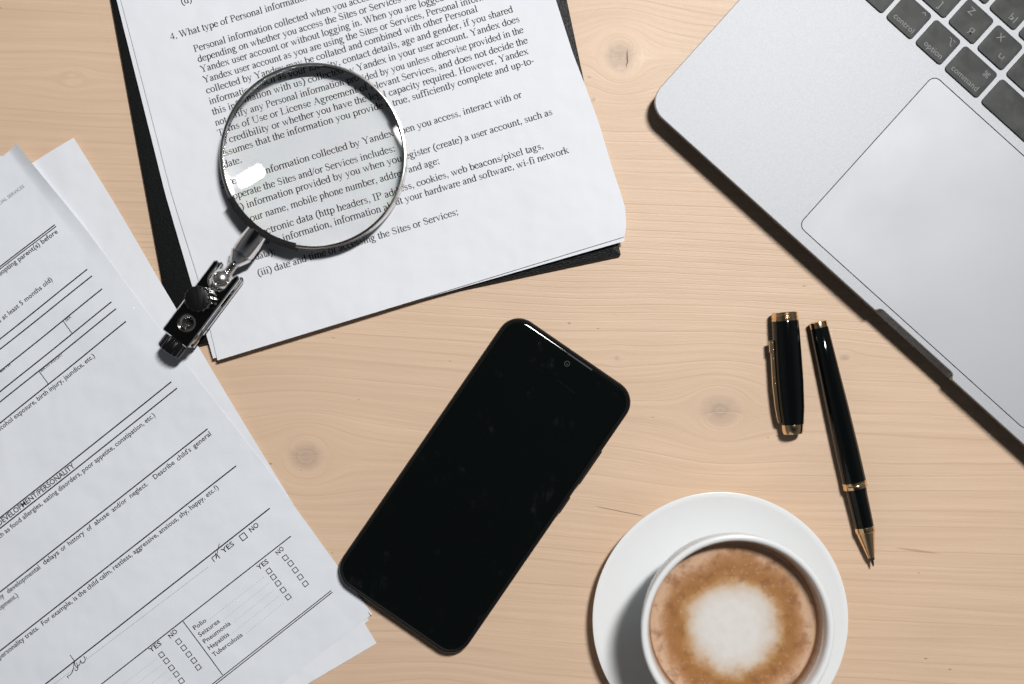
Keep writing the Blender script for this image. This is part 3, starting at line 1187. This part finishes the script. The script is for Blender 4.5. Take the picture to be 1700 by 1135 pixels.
LW, LD = 0.349, 0.241
lap = empty('laptop', LX(Vector((LW / 2, LD / 2, 0))))
tag(lap, 'silver laptop with black keys and wide trackpad beside the uncapped pen', 'laptop')

# deck outline with the thumb scoop in the front edge
NU0, NU1, ND = 512 / SL, 686 / SL, 0.0027
rc_ = 0.0112


def fillet(c, r, a0, a1, n=8):
    return [Vector((c[0] + r * math.cos(R(a0 + (a1 - a0) * i / n)), c[1] + r * math.sin(R(a0 + (a1 - a0) * i / n)))) for i in range(n + 1)]


outer = fillet((rc_, rc_), rc_, 180, 270)
body_outline = list(outer)
notch = [Vector((NU0, 0.0)), Vector((NU0 + 0.0006, 0.0004))] + \
        fillet((NU0 + 0.0035, ND - 0.0026), 0.0026, 180, 90)[2:] + fillet((NU1 - 0.0035, ND - 0.0026), 0.0026, 90, 0)[:-2] + \
        [Vector((NU1 - 0.0006, 0.0004)), Vector((NU1, 0.0))]
rest = fillet((LW - rc_, rc_), rc_, 270, 360) + fillet((LW - rc_, LD - rc_), rc_, 0, 90) + fillet((rc_, LD - rc_), rc_, 90, 180)
outer_n = outer + notch + rest
plain = outer + [Vector((NU0, 0)), Vector((NU1, 0))] + rest

pad_u0, pad_u1 = 323.0 / SL, (2 * LW / 2) - 327.5 / SL
pad_v0, pad_v1 = 18.5 / SL, 356.5 / SL
padc = ((pad_u0 + pad_u1) / 2, (pad_v0 + pad_v1) / 2)
pad_hole = rrect(*padc, pad_u1 - pad_u0, pad_v1 - pad_v0, 0.0042)
well = (129 / SL, 366.5 / SL, LW - 129 / SL, 366.5 / SL + 0.112)
well_hole = rrect((well[0] + well[2]) / 2, (well[1] + well[3]) / 2, well[2] - well[0], well[3] - well[1], 0.0022)

deck = holes_face(inset(outer_n, 0.00035), [pad_hole, well_hole], ZL)
chamfer = prism(outer_n, [(0, ZL - 0.0004), (0.00035, ZL)], top=False, bottom=False)
side = prism(plain, [(0.014, 0.0012), (0.007, 0.0022), (0.003, 0.0042), (0.0010, 0.0072), (0.0002, 0.0100), (0, 0.0118)], top=False)
# vertical band above the undercut, open at the scoop
def band(pts, z0, z1):
    vs, fs = [], []
    for p in pts:
        vs += [Vector((p.x, p.y, z0)), Vector((p.x, p.y, z1))]
    for i in range(len(pts) - 1):
        k = 2 * i
        fs.append([k, k + 2, k + 3, k + 1])
    return vs, fs


i1 = len(outer)
loop = outer_n[i1 + len(notch) - 1:] + outer_n[:i1 + 1]
b_main = band(loop, 0.0118, ZL - 0.0004)
b_notch = band(notch, ZL - 0.0010, ZL - 0.0004)
# the sloping scoop from the inner notch edge down to the front line
sc_v, sc_f = [], []
for p in notch:
    sc_v += [Vector((p.x, p.y, ZL - 0.0010)), Vector((p.x, min(p.y, 0.00012), 0.0118))]
for i in range(len(notch) - 1):
    k = 2 * i
    sc_f.append([k, k + 1, k + 3, k + 2])
groove = prism(pad_hole, [(0, ZL), (0, ZL - 0.0009)], top=False, bottom=False)
groove = (groove[0], [f[::-1] for f in groove[1]])
gfloor = holes_face(pad_hole, [inset(pad_hole, 0.002)], ZL - 0.0009)
wwall = prism(well_hole, [(0, ZL), (0.00030, ZL - 0.00075)], top=False, bottom=False)
wfloor = holes_face(well_hole, [], ZL - 0.00075)
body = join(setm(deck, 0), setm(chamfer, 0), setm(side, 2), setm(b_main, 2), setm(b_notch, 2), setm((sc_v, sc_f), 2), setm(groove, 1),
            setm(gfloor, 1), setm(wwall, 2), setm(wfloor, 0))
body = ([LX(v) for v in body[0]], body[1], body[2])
obj('body', body, [M['alu'], M['gap'], M['alu_shaded']], lap, smooth_angle=30)
pad = prism(inset(pad_hole, 0.00040), [(0, ZL - 0.0009), (0, ZL - 0.00014), (0.0001, ZL - 0.00004)], xf=LX, bottom=False)
obj('trackpad', pad, M['alu_pad'], lap)
for (fx, fy) in ((0.022, 0.022), (LW - 0.022, 0.022), (0.022, LD - 0.022), (LW - 0.022, LD - 0.022)):
    f = lathe([(0, 0.0), (0.006, 0.0), (0.0065, 0.0006), (0.0065, 0.0014)], LX(Vector((fx, fy, 0))), (0, 0, 1), 24)
    obj('foot', f, M['gap'], lap)

ZK = ZL + 0.00035
_kmesh = {}


def key(u0, u1, v0, v1, legends=()):
    w, h = round((u1 - u0) / SL, 5), round((v1 - v0) / SL, 5)
    c = LX(Vector(((u0 + u1) / 2 / SL, (v0 + v1) / 2 / SL, 0)))
    c.z = ZL - 0.0007
    if (w, h) not in _kmesh:
        pts = rrect(0, 0, w, h, 0.0019, 6)
        vs, fs = prism(pts, [(0, 0.00005), (0, 0.0008), (0.00014, 0.00102), (0.0005, 0.00106)], top=False)
        # gently dished top
        n = len(pts)
        ringp = inset(pts, 0.0005)
        rows = [list(range(len(vs) - n, len(vs)))]
        for t, dz in ((0.66, -0.00006), (0.33, -0.00011)):
            rows.append(list(range(len(vs), len(vs) + n)))
            vs += [Vector((p.x * t, p.y * t, 0.00106 + dz)) for p in ringp]
        for A_, B_ in zip(rows, rows[1:]):
            for i in range(n):
                j = (i + 1) % n
                fs.append([A_[i], A_[j], B_[j], B_[i]])
        fs.append(rows[-1])
        _kmesh[(w, h)] = ([Uw * v.x + Vw * v.y + Vector((0, 0, v.z)) for v in vs], fs)
    vs, fs = _kmesh[(w, h)]
    k = obj('key', ([v + c for v in vs], fs), M['key'], lap, loc=c, smooth_angle=50)
    for s, lu, lv, size in legends:
        t = sans_text(s, None)
        o = LX(Vector((lu / SL, lv / SL, 0)))
        e = size / SL
        vv = [o + Uw * (x * e) + Vw * (y * e) + Vector((0, 0, ZL + 0.00039)) for x, y in t[0]]
        obj('key_legend', (vv, t[1]), M['legend'], k, smooth_angle=None)


key(135, 192, 373, 427, [('fn', 143, 381, 15)])
key(199.5, 256.5, 373, 427, [('control', 208, 381, 14.5), ('\u2303', 238, 412, 15)])
key(264, 321, 374, 427.5, [('option', 276, 381, 14.5), ('\u2325', 300, 409, 15)])
key(329, 403, 374, 427.5, [('command', 337, 381, 14.5), ('\u2318', 381, 409, 14)])
key(411, 740, 374, 427.5)
for i, (top_, low) in enumerate((('[', ']'), ('Z', 'Я'), ('X', 'Ч'), ('C', 'С'), ('V', 'М'))):
    u = 217 + 64.6 * i
    key(u, u + 57, 436, 490, [(top_, u + 12, 470, 17), (low, u + 34, 444, 17)])
key(135, 209, 436, 490)
key(135, 244, 499, 553)
for i, (top_, low) in enumerate((('A', 'Ф'), ('S', 'Ы'), ('D', 'В'), ('F', 'А'))):
    u = 252 + 64.6 * i
    key(u, u + 57, 499, 553, [(top_, u + 12, 533, 17), (low, u + 34, 507, 17)])
for i, (top_, low) in enumerate((('Q', 'Й'), ('W', 'Ц'), ('E', 'У'), ('R', 'К'))):
    u = 236 + 64.6 * i
    key(u, u + 57, 562, 616, [(top_, u + 12, 596, 17), (low, u + 34, 570, 17)])

# ================================================================ magnifying glass
mag_d = Vector((-0.597, -0.802, 0)).normalized()      # from the lens to the handle end
tilt = R(1.2)
mag_ax = (mag_d * math.cos(tilt) + Vector((0, 0, 1)) * math.sin(tilt)).normalized()
mag_sd = Vector((0, 0, 1)).cross(mag_ax).normalized()
mag_up = mag_ax.cross(mag_sd)
if mag_up.z < 0:
    mag_up = -mag_up
mc = P(522, 260.5, 0.0145)
mag = empty('magnifying_glass', (mc.x, mc.y, 0.0065))
tag(mag, 'round chromed magnifying glass with clamp handle lying on the serif printed page', 'magnifying glass')
RO = 0.0463


def mp(a, s, h):
    return mc + mag_ax * a + mag_sd * s + mag_up * h


ring = lathe([(RO - 0.0012, -0.0052), (RO - 0.0003, -0.0052), (RO, -0.0049), (RO, 0.0046), (RO - 0.0003, 0.0050), (RO - 0.0009, 0.0051),
              (RO - 0.0013, 0.0047), (RO - 0.0013, 0.0030), (RO - 0.0010, 0.0029), (RO - 0.0010, -0.0052)], mc, mag_up, 128, ref=mag_ax)
obj('rim', ring, M['steel'], mag, smooth_angle=28)
# lens: two spherical caps and a ground edge
RL, RC, TE = RO - 0.00105, 0.285, 0.0022
sag = RC - math.sqrt(RC * RC - RL * RL)
RT = 0.340
sagt = RT - math.sqrt(RT * RT - RL * RL)
prof = []
NP = 40
for i in range(NP + 1):
    r = RL * i / NP
    prof.append((r, -(TE / 2 + sag) + (RC - math.sqrt(RC * RC - r * r))))
for i in range(NP, -1, -1):
    r = RL * i / NP
    prof.append((r, (TE / 2 + sagt) - (RT - math.sqrt(RT * RT - r * r))))
prof[0] = (0, prof[0][1]); prof[-1] = (0, prof[-1][1])
lens_c = mc - mag_up * 0.0002
lens = obj('lens', lathe(prof, lens_c, mag_up, 128, ref=mag_ax), M['lens'], mag, smooth_angle=60)

# dark bracket round the rim where the handle starts
arc = []
for i in range(25):
    a = R(-26 + 52 * i / 24)
    arc.append(Vector((math.cos(a), math.sin(a))))
vs, fs = [], []
for p in arc:
    for (rr, hh) in ((RO + 0.0002, -0.0048), (RO + 0.0013, -0.0046), (RO + 0.0013, 0.0052), (RO - 0.0004, 0.0056), (RO - 0.0021, 0.0055), (RO - 0.0021, 0.0050), (RO + 0.0002, 0.0052)):
        vs.append(mp(p.x * rr, p.y * rr, hh))
for i in range(24):
    for k in range(7):
        a, b_ = i * 7 + k, i * 7 + (k + 1) % 7
        fs.append([a, b_, b_ + 7, a + 7])
fs.append(list(range(7))[::-1]); fs.append([24 * 7 + k for k in range(7)])
obj('bracket', (vs, fs), M['bracket_dark'], mag, smooth_angle=30)
# ferrule, cone, threaded neck
prof = [(0, 0.0462), (0.0054, 0.0462), (0.0058, 0.0466), (0.0058, 0.0592), (0.0054, 0.0597), (0.0054, 0.0603), (0.0058, 0.0607),
        (0.0058, 0.0612), (0.0030, 0.0664), (0.0026, 0.0668)]
for i in range(8):
    prof += [(0.0022, 0.0670 + i * 0.0006), (0.0027, 0.0673 + i * 0.0006)]
prof += [(0.0022, 0.0720), (0.0022, 0.0745), (0, 0.0745)]
obj('ferrule', lathe(prof, mc, mag_ax, 40), M['chrome'], mag, smooth_angle=40)
# ball joint
ballc = mp(0.0762, 0, 0.0010)
bp = [(0, -0.0052)] + [(0.0052 * math.sin(R(a)), -0.0052 * math.cos(R(a))) for a in range(10, 180, 10)] + [(0, 0.0052)]
obj('ball_joint', lathe(bp, ballc, mag_ax, 40), M['satin'], mag, smooth_angle=60)


# clamp: two round-ended jaw plates with a fork slot, a spine between them
def clamp_outline(w, a0, a1, slot_w, slot_l, rr):
    pts = []
    # CCW seen from above in (a, s): start at tail right
    pts += [Vector((a1, -w / 2 + 0.001)), Vector((a1, w / 2 - 0.001)), Vector((a1 - 0.001, w / 2))]
    lobe = (w - slot_w) / 2
    c = Vector((a0 + lobe / 2, w / 2 - lobe / 2))
    pts += [c + Vector((math.cos(R(t)), math.sin(R(t)))) * (lobe / 2) for t in range(90, 271, 15)]
    c2 = Vector((a0 + slot_l, 0))
    pts += [c2 + Vector((-math.cos(R(t)), math.sin(R(t)))) * (slot_w / 2) for t in range(90, 60, -15)]
    pts += [c2 + Vector((math.sin(R(t)), math.cos(R(t)))) * (slot_w / 2) for t in range(15, 166, 15)]
    c = Vector((a0 + lobe / 2, -w / 2 + lobe / 2))
    pts += [c + Vector((math.cos(R(t)), math.sin(R(t)))) * (lobe / 2) for t in range(90, 271, 15)]
    pts += [Vector((a1 - 0.001, -w / 2))]
    return pts


hole_c = Vector((0.1035, 0.0))
slot_r = 0.0048


def plate(z0, z1, hole):
    A0, A1, Wd = 0.0700, 0.1135, 0.0158
    o = []
    lobe = (Wd - 2 * slot_r) / 2
    sy = Wd / 2
    bx = 0.0775
    # outline going CCW in (a, s)
    o += [Vector((A1, -sy + 0.0008)), Vector((A1, sy - 0.0008)), Vector((A1 - 0.0008, sy))]
    cy_ = sy - lobe / 2
    o += [Vector((A0 + lobe / 2, cy_)) + Vector((math.cos(R(t)), math.sin(R(t)))) * lobe / 2 for t in range(90, 271, 20)]
    o += [Vector((bx + slot_r * math.sin(R(t)), slot_r * math.cos(R(t)))) for t in range(0, 181, 12)]
    o += [Vector((A0 + lobe / 2, -cy_)) + Vector((math.cos(R(t)), math.sin(R(t)))) * lobe / 2 for t in range(90, 271, 20)]
    o += [Vector((A1 - 0.0008, -sy))]
    ins = []
    e = 0.0006
    n = len(o)
    for i in range(n):
        a, b_, c = o[i - 1], o[i], o[(i + 1) % n]
        t1 = (b_ - a).normalized() if (b_ - a).length > 1e-7 else (c - b_).normalized()
        t2 = (c - b_).normalized() if (c - b_).length > 1e-7 else t1
        m = (Vector((-t1.y, t1.x)) + Vector((-t2.y, t2.x)))
        ins.append(b_ + m.normalized() * e)
    hp = [hole_c + Vector((math.cos(R(t)), math.sin(R(t)))) * 0.0040 for t in range(0, 360, 15)]
    vs, fs = [], []
    for (pp, z) in ((o, z0), (o, z1 - e), (ins, z1)):
        vs += [Vector((p.x, p.y, z)) for p in pp]
    for k in range(2):
        for i in range(n):
            j = (i + 1) % n
            fs.append([k * n + i, k * n + j, (k + 1) * n + j, (k + 1) * n + i])
    topf = holes_face(ins, [hp] if hole else [], z1)
    botf = holes_face(o, [hp] if hole else [], z0)
    botf = (botf[0], [f[::-1] for f in botf[1]])
    parts = [(vs, fs), topf, botf]
    if hole:
        w_ = prism(hp, [(0, z0), (0, z1)], top=False, bottom=False)
        parts.append((w_[0], [f[::-1] for f in w_[1]]))
    q = join(*parts)
    return [mp(v.x, v.y, v.z) for v in q[0]], q[1]


obj('jaw_plate', plate(0.0042, 0.0064, True), M['polish'], mag, smooth_angle=30)
obj('jaw_plate', plate(-0.0066, -0.0040, False), M['polish'], mag, smooth_angle=30)
spine = prism(rrect(0.1000, 0, 0.0240, 0.0128, 0.0008, 3), [(0, -0.0040), (0, -0.0005)], xf=lambda v: mp(v.x, v.y, v.z))
# the hole's collar and inner thread
col = lathe([(0.0040, 0.0062), (0.0041, 0.0066), (0.0045, 0.0067), (0.0046, 0.0064)], mp(hole_c.x, hole_c.y, 0), mag_up, 32)
thr = []
for i in range(11):
    thr += [(0.0039, 0.0000 + i * 0.00055), (0.0035, 0.00027 + i * 0.00055)]
obj('threaded_socket', join(col, lathe(thr, mp(hole_c.x, hole_c.y, 0), mag_up, 32)), M['chrome'], mag, smooth_angle=40)
obj('spine', spine, M['steel'], mag)


def knurled(r, h0, h1, org, axis, n=20, dome=0.0006):
    pts = []
    for i in range(n * 6):
        a = 2 * math.pi * i / (n * 6)
        rr = r * (1 + 0.045 * max(-0.6, math.cos(n * a)))
        pts.append((rr, a))
    axis = Vector(axis).normalized()
    ref = Vector((0, 0, 1)) if abs(axis.z) < 0.9 else Vector((1, 0, 0))
    u = (ref - axis * axis.dot(ref)).normalized(); w = axis.cross(u)
    vs, fs = [], []
    prof = ((0.94, h0), (1.0, h0 + 0.0004), (1.0, h1 - dome), (0.95, h1 - dome * 0.3), (0.86, h1))
    m = len(pts)
    for k, h in prof:
        vs += [Vector(org) + axis * h + (u * math.cos(a) + w * math.sin(a)) * rr * k for rr, a in pts]
    for k in range(len(prof) - 1):
        for i in range(m):
            j = (i + 1) % m
            fs.append([k * m + i, k * m + j, (k + 1) * m + j, (k + 1) * m + i])
    fs.append(list(range(m))[::-1]); fs.append([(len(prof) - 1) * m + i for i in range(m)])
    return vs, fs


kb = mp(0.0900, 0.0012 * -1, 0)
obj('clamp_knob', knurled(0.0062, 0.0066, 0.0150, kb, mag_up, 16), M['knob'], mag, smooth_angle=40)
obj('end_knob', knurled(0.0061, 0.1140, 0.1212, mp(0, 0, -0.0003), mag_ax, 14, 0.001), M['knob'], mag, smooth_angle=40)

# ================================================================ phone
ZP = 0.0092
pd = Vector((-0.567, 0.824)).normalized(); pn = Vector((0.824, 0.567)).normalized()
pc = P(804.9, 806.4, ZP)
SPX = FPX / (CAM_H - ZP)
PWd, PLn = 255.5 / SPX, 536 / SPX
pdw = Vector((pd.x, -pd.y, 0)); pnw = Vector((pn.x, -pn.y, 0))


def PX(v):
    """phone frame: x to its right (pn), y to its top (-pd)"""
    return Vector((pc.x, pc.y, 0)) + pnw * v.x - pdw * v.y + Vector((0, 0, v.z))


phone = empty('smartphone', (pc.x, pc.y, 0.0011))
tag(phone, 'black smartphone with a dark switched off screen lying in the middle of the table', 'phone')
po = rrect(0, 0, PWd, PLn, 0.0112, 12)
obj('case', prism(po, [(0.0032, 0.0011), (0.0013, 0.0016), (0.0003, 0.0034), (0, 0.0052), (0.0001, 0.0074), (0.0006, 0.0088), (0.0013, ZP), (0.0019, 0.0088), (0.0021, 0.0080)],
                   xf=PX), M['phone_body'], phone, smooth_angle=40)
so = inset(po, 0.0022)
obj('screen', prism(so, [(0, 0.0079), (0, 0.0086), (0.0002, 0.00885), (0.0006, 0.00895)], xf=PX), M['screen'], phone, smooth_angle=20)
# bright lip round the glass
lipo = inset(po, 0.00195)
obj('screen_rim', prism(lipo, [(0, 0.0081), (0, 0.0089), (0.00018, 0.0089), (0.00022, 0.0081)], xf=PX, top=False, bottom=False), M['phone_glass_edge'], phone)
cq_ = P(941.5, 603.5, ZP) - Vector((pc.x, pc.y, ZP))
cu_, cv_ = cq_.dot(pnw), -cq_.dot(pdw)
cw = PX(Vector((cu_, cv_, 0.0)))
fc = obj('front_camera', lathe([(0, 0.00899), (0.0011, 0.00899), (0.0011, 0.00890)], cw, (0, 0, 1), 28), M['camera_lens'], phone)
obj('camera_ring', lathe([(0.0011, 0.00890), (0.0011, 0.00902), (0.0014, 0.00902), (0.0014, 0.00890)], cw, (0, 0, 1), 28), M['camera_ring'], fc)
obj('camera_glint', lathe([(0, 0.00903), (0.00028, 0.00903), (0.00028, 0.0089)], cw + Vector((-0.0001, -0.0002, 0)), (0, 0, 1), 12), M['camera_ring'], fc)
obj('earpiece', prism(rrect(0.004, PLn / 2 - 0.0026, 0.0150, 0.0007, 0.0003, 3), [(0, 0.0088), (0, 0.00902)], xf=PX), M['camera_ring'], phone)
obj('volume_button', prism(rrect(PWd / 2 - 0.0003, 0.0375, 0.0016, 0.0205, 0.0006, 4), [(0, 0.0042), (0, 0.0066)], xf=PX), M['phone_body'], phone)
obj('power_button', prism(rrect(PWd / 2 - 0.0003, 0.0145, 0.0016, 0.0100, 0.0006, 4), [(0, 0.0042), (0, 0.0066)], xf=PX), M['phone_body'], phone)
obj('scratch', tube([PX(Vector((0.0, PLn / 2 - 0.0165, 0.00895))), PX(Vector((0.0105, PLn / 2 - 0.0172, 0.00895)))], 0.00004, 6), M['camera_ring'], phone)

# ================================================================ pen and cap
def pen_axis(p0, p1, z0, z1):
    a = P(*p0, z0); b = P(*p1, z1)
    return a, (b - a).normalized(), (b - a).length


a, ax, ln = pen_axis((1357.5, 533), (1450, 940.5), 0.0057, 0.0045)
pen = empty('pen', (a + ax * ln * 0.5) * 1.0)
pen.location.z = 0
tag(pen, 'uncapped black ballpoint pen with gold trim, its tip pointing down', 'pen')
k = ln / 126.0 * 1.0
def pr_(pts): return [(r * MM, h * k) for r, h in pts]
obj('barrel', lathe(pr_([(0, 3.3), (4.25, 3.3), (4.5, 3.6), (5.0, 22), (5.65, 45), (5.95, 65), (6.0, 82.2), (0, 82.2)]), a, ax, 64), M['lacquer'], pen, smooth_angle=40)
obj('end_ring', lathe(pr_([(0, 0), (3.5, 0), (4.2, 0.4), (4.35, 0.9), (4.4, 3.3), (3.9, 3.35), (0, 3.3)]), a, ax, 64), M['gold'], pen, smooth_angle=35)
obj('centre_band', lathe(pr_([(5.7, 82.1), (6.15, 82.3), (6.2, 83.2), (5.95, 83.5), (5.95, 83.9), (6.15, 84.2), (6.1, 85.6), (5.2, 85.8)]), a, ax, 64), M['gold'], pen, smooth_angle=35)
obj('grip', lathe(pr_([(0, 85.5), (5.35, 85.6), (5.35, 87.0), (5.15, 88), (4.75, 105.5), (0, 105.5)]), a, ax, 64), M['lacquer'], pen, smooth_angle=40)
obj('nose_cone', lathe(pr_([(0, 105.4), (4.85, 105.4), (4.95, 106.0), (4.95, 108.0), (4.6, 108.3), (4.55, 108.8), (1.75, 121.3), (0, 121.3)]), a, ax, 64), M['gold'], pen, smooth_angle=35)
nib = obj('nib', lathe(pr_([(0, 122.4), (0.95, 122.4), (0.65, 124.6), (0.3, 125.7), (0, 126)]), a, ax, 24), M['tip'], pen, smooth_angle=40)
obj('collar', lathe(pr_([(0, 121.2), (1.65, 121.2), (1.45, 122.5), (0, 122.5)]), a, ax, 32), M['tip_black'], nib, smooth_angle=40)

a, ax, ln = pen_axis((1302.5, 518), (1316.5, 720), 0.0070, 0.0066)
cap = empty('pen_cover', a + ax * ln * 0.5)
cap.location.z = 0
tag(cap, 'black pen cap with gold rings and clip lying left of the pen', 'pen cap')
k = ln / 61.0
obj('sleeve', lathe(pr_([(0, 4.2), (6.55, 4.2), (6.75, 5), (7.0, 20), (7.05, 35), (6.6, 48), (5.7, 56.2), (0, 56.2)]), a, ax, 64), M['lacquer'], cap, smooth_angle=40)
obj('mouth_ring', lathe(pr_([(0, 3.0), (5.3, 3.0), (5.5, 0.3), (6.2, 0), (6.5, 0.3), (6.55, 1.2), (6.35, 1.45), (6.35, 1.65), (6.6, 1.9), (6.65, 2.7), (6.4, 2.95), (6.4, 3.15), (6.7, 3.4), (6.7, 4.3), (0, 4.3)]), a, ax, 64), M['gold'], cap, smooth_angle=35)
obj('end_piece', lathe(pr_([(0, 56.1), (5.4, 56.1), (5.5, 56.5), (5.1, 60.2), (4.7, 61), (0, 61)]), a, ax, 64), M['gold'], cap, smooth_angle=35)
obj('mouth', lathe(pr_([(0, 2.6), (5.32, 2.6), (5.42, 1.2), (5.40, 1.0), (5.2, 2.4), (0, 2.4)]), a, ax, 48), M['tip_black'], cap, smooth_angle=40)
sd = Vector((-1, -0.06, 0.10)); sd = (sd - ax * sd.dot(ax)).normalized()
upv = ax.cross(sd); upv = upv if upv.z > 0 else -upv


def strip(stations, wd):
    """stations: (along, out, half thickness); flat bar of half width wd"""
    vs, fs = [], []
    for (h, o, t) in stations:
        c = a + ax * (h * k) + sd * (o * MM)
        for (i, j) in ((-1, -1), (1, -1), (1, 1), (-1, 1)):
            vs.append(c + sd * (i * t * MM) + upv * (j * wd * MM))
    for m in range(len(stations) - 1):
        for q in range(4):
            r = (q + 1) % 4
            fs.append([m * 4 + q, m * 4 + r, m * 4 + 4 + r, m * 4 + 4 + q])
    fs.append([3, 2, 1, 0]); n = 4 * (len(stations) - 1); fs.append([n, n + 1, n + 2, n + 3])
    return vs, fs


obj('clip', strip([(13.5, 7.6, 0.5), (14.0, 8.0, 1.1), (19.5, 8.0, 1.15), (20.2, 7.7, 0.9), (36, 7.7, 1.1), (47, 7.2, 1.1), (53, 6.6, 1.0), (55.0, 6.2, 0.9), (55.6, 5.6, 0.7)], 0.55), M['gold'], cap, smooth_angle=30)

# ================================================================ saucer, cup, coffee
sa = P(1196, 1029, 0.0125)
sx_, sy_ = sa.x, sa.y
saucer = obj('saucer', lathe([(0, 0.0032), (0.018, 0.0032), (0.030, 0.0034), (0.033, 0.0040), (0.040, 0.0058), (0.052, 0.0092), (0.061, 0.0118), (0.0632, 0.0127), (0.0640, 0.0125),
                              (0.0641, 0.0119), (0.0630, 0.0108), (0.052, 0.0066), (0.040, 0.0030), (0.036, 0.0012), (0.0350, 0.0), (0.0330, 0.0), (0.0325, 0.0008), (0, 0.0008)][::-1],
                             (sx_, sy_, 0), (0, 0, 1), 128), M['china'], loc=(sx_, sy_, 0), smooth_angle=50)
tag(saucer, 'round white china saucer under the coffee cup', 'saucer')
ZR = 0.0620
cc_ = P(1225.5, 1047.5, ZR)
cx_, cy_ = cc_.x, cc_.y
z0 = 0.0036
cup = empty('coffee_cup', (cx_, cy_, z0))
tag(cup, 'white china cup filled with milky coffee standing on the saucer', 'cup')
RR = 0.0448
cup_prof = [(0, z0 + 0.0015), (0.019, z0 + 0.0015), (0.0195, z0), (0.0225, z0), (0.0235, z0 + 0.002), (0.030, 0.013), (0.0375, 0.024), (0.0418, 0.038), (0.0440, 0.052), (RR, ZR - 0.0012),
            (RR - 0.0003, ZR - 0.0004), (RR - 0.0012, ZR), (RR - 0.0023, ZR - 0.0002), (RR - 0.0031, ZR - 0.0010), (RR - 0.0035, ZR - 0.003), (0.0402, 0.052), (0.0378, 0.038), (0.0335, 0.0255), (0.025, 0.014), (0.012, 0.0095), (0, 0.009)]
obj('bowl', lathe(cup_prof, (cx_, cy_, 0), (0, 0, 1), 128), M['china'], cup, smooth_angle=50)
hd = Vector((0.25, -0.97, 0)).normalized()
hp = []
for i in range(15):
    t = R(-80 + 160 * i / 14)
    hp.append(Vector((cx_, cy_, 0.036)) + hd * (0.040 + 0.021 * math.cos(t)) + Vector((0, 0, 0.0165 * math.sin(t))))
obj('handle', tube(hp, [0.0042] * 15, 12), M['china'], cup, smooth_angle=60)
ZQ = 0.0478
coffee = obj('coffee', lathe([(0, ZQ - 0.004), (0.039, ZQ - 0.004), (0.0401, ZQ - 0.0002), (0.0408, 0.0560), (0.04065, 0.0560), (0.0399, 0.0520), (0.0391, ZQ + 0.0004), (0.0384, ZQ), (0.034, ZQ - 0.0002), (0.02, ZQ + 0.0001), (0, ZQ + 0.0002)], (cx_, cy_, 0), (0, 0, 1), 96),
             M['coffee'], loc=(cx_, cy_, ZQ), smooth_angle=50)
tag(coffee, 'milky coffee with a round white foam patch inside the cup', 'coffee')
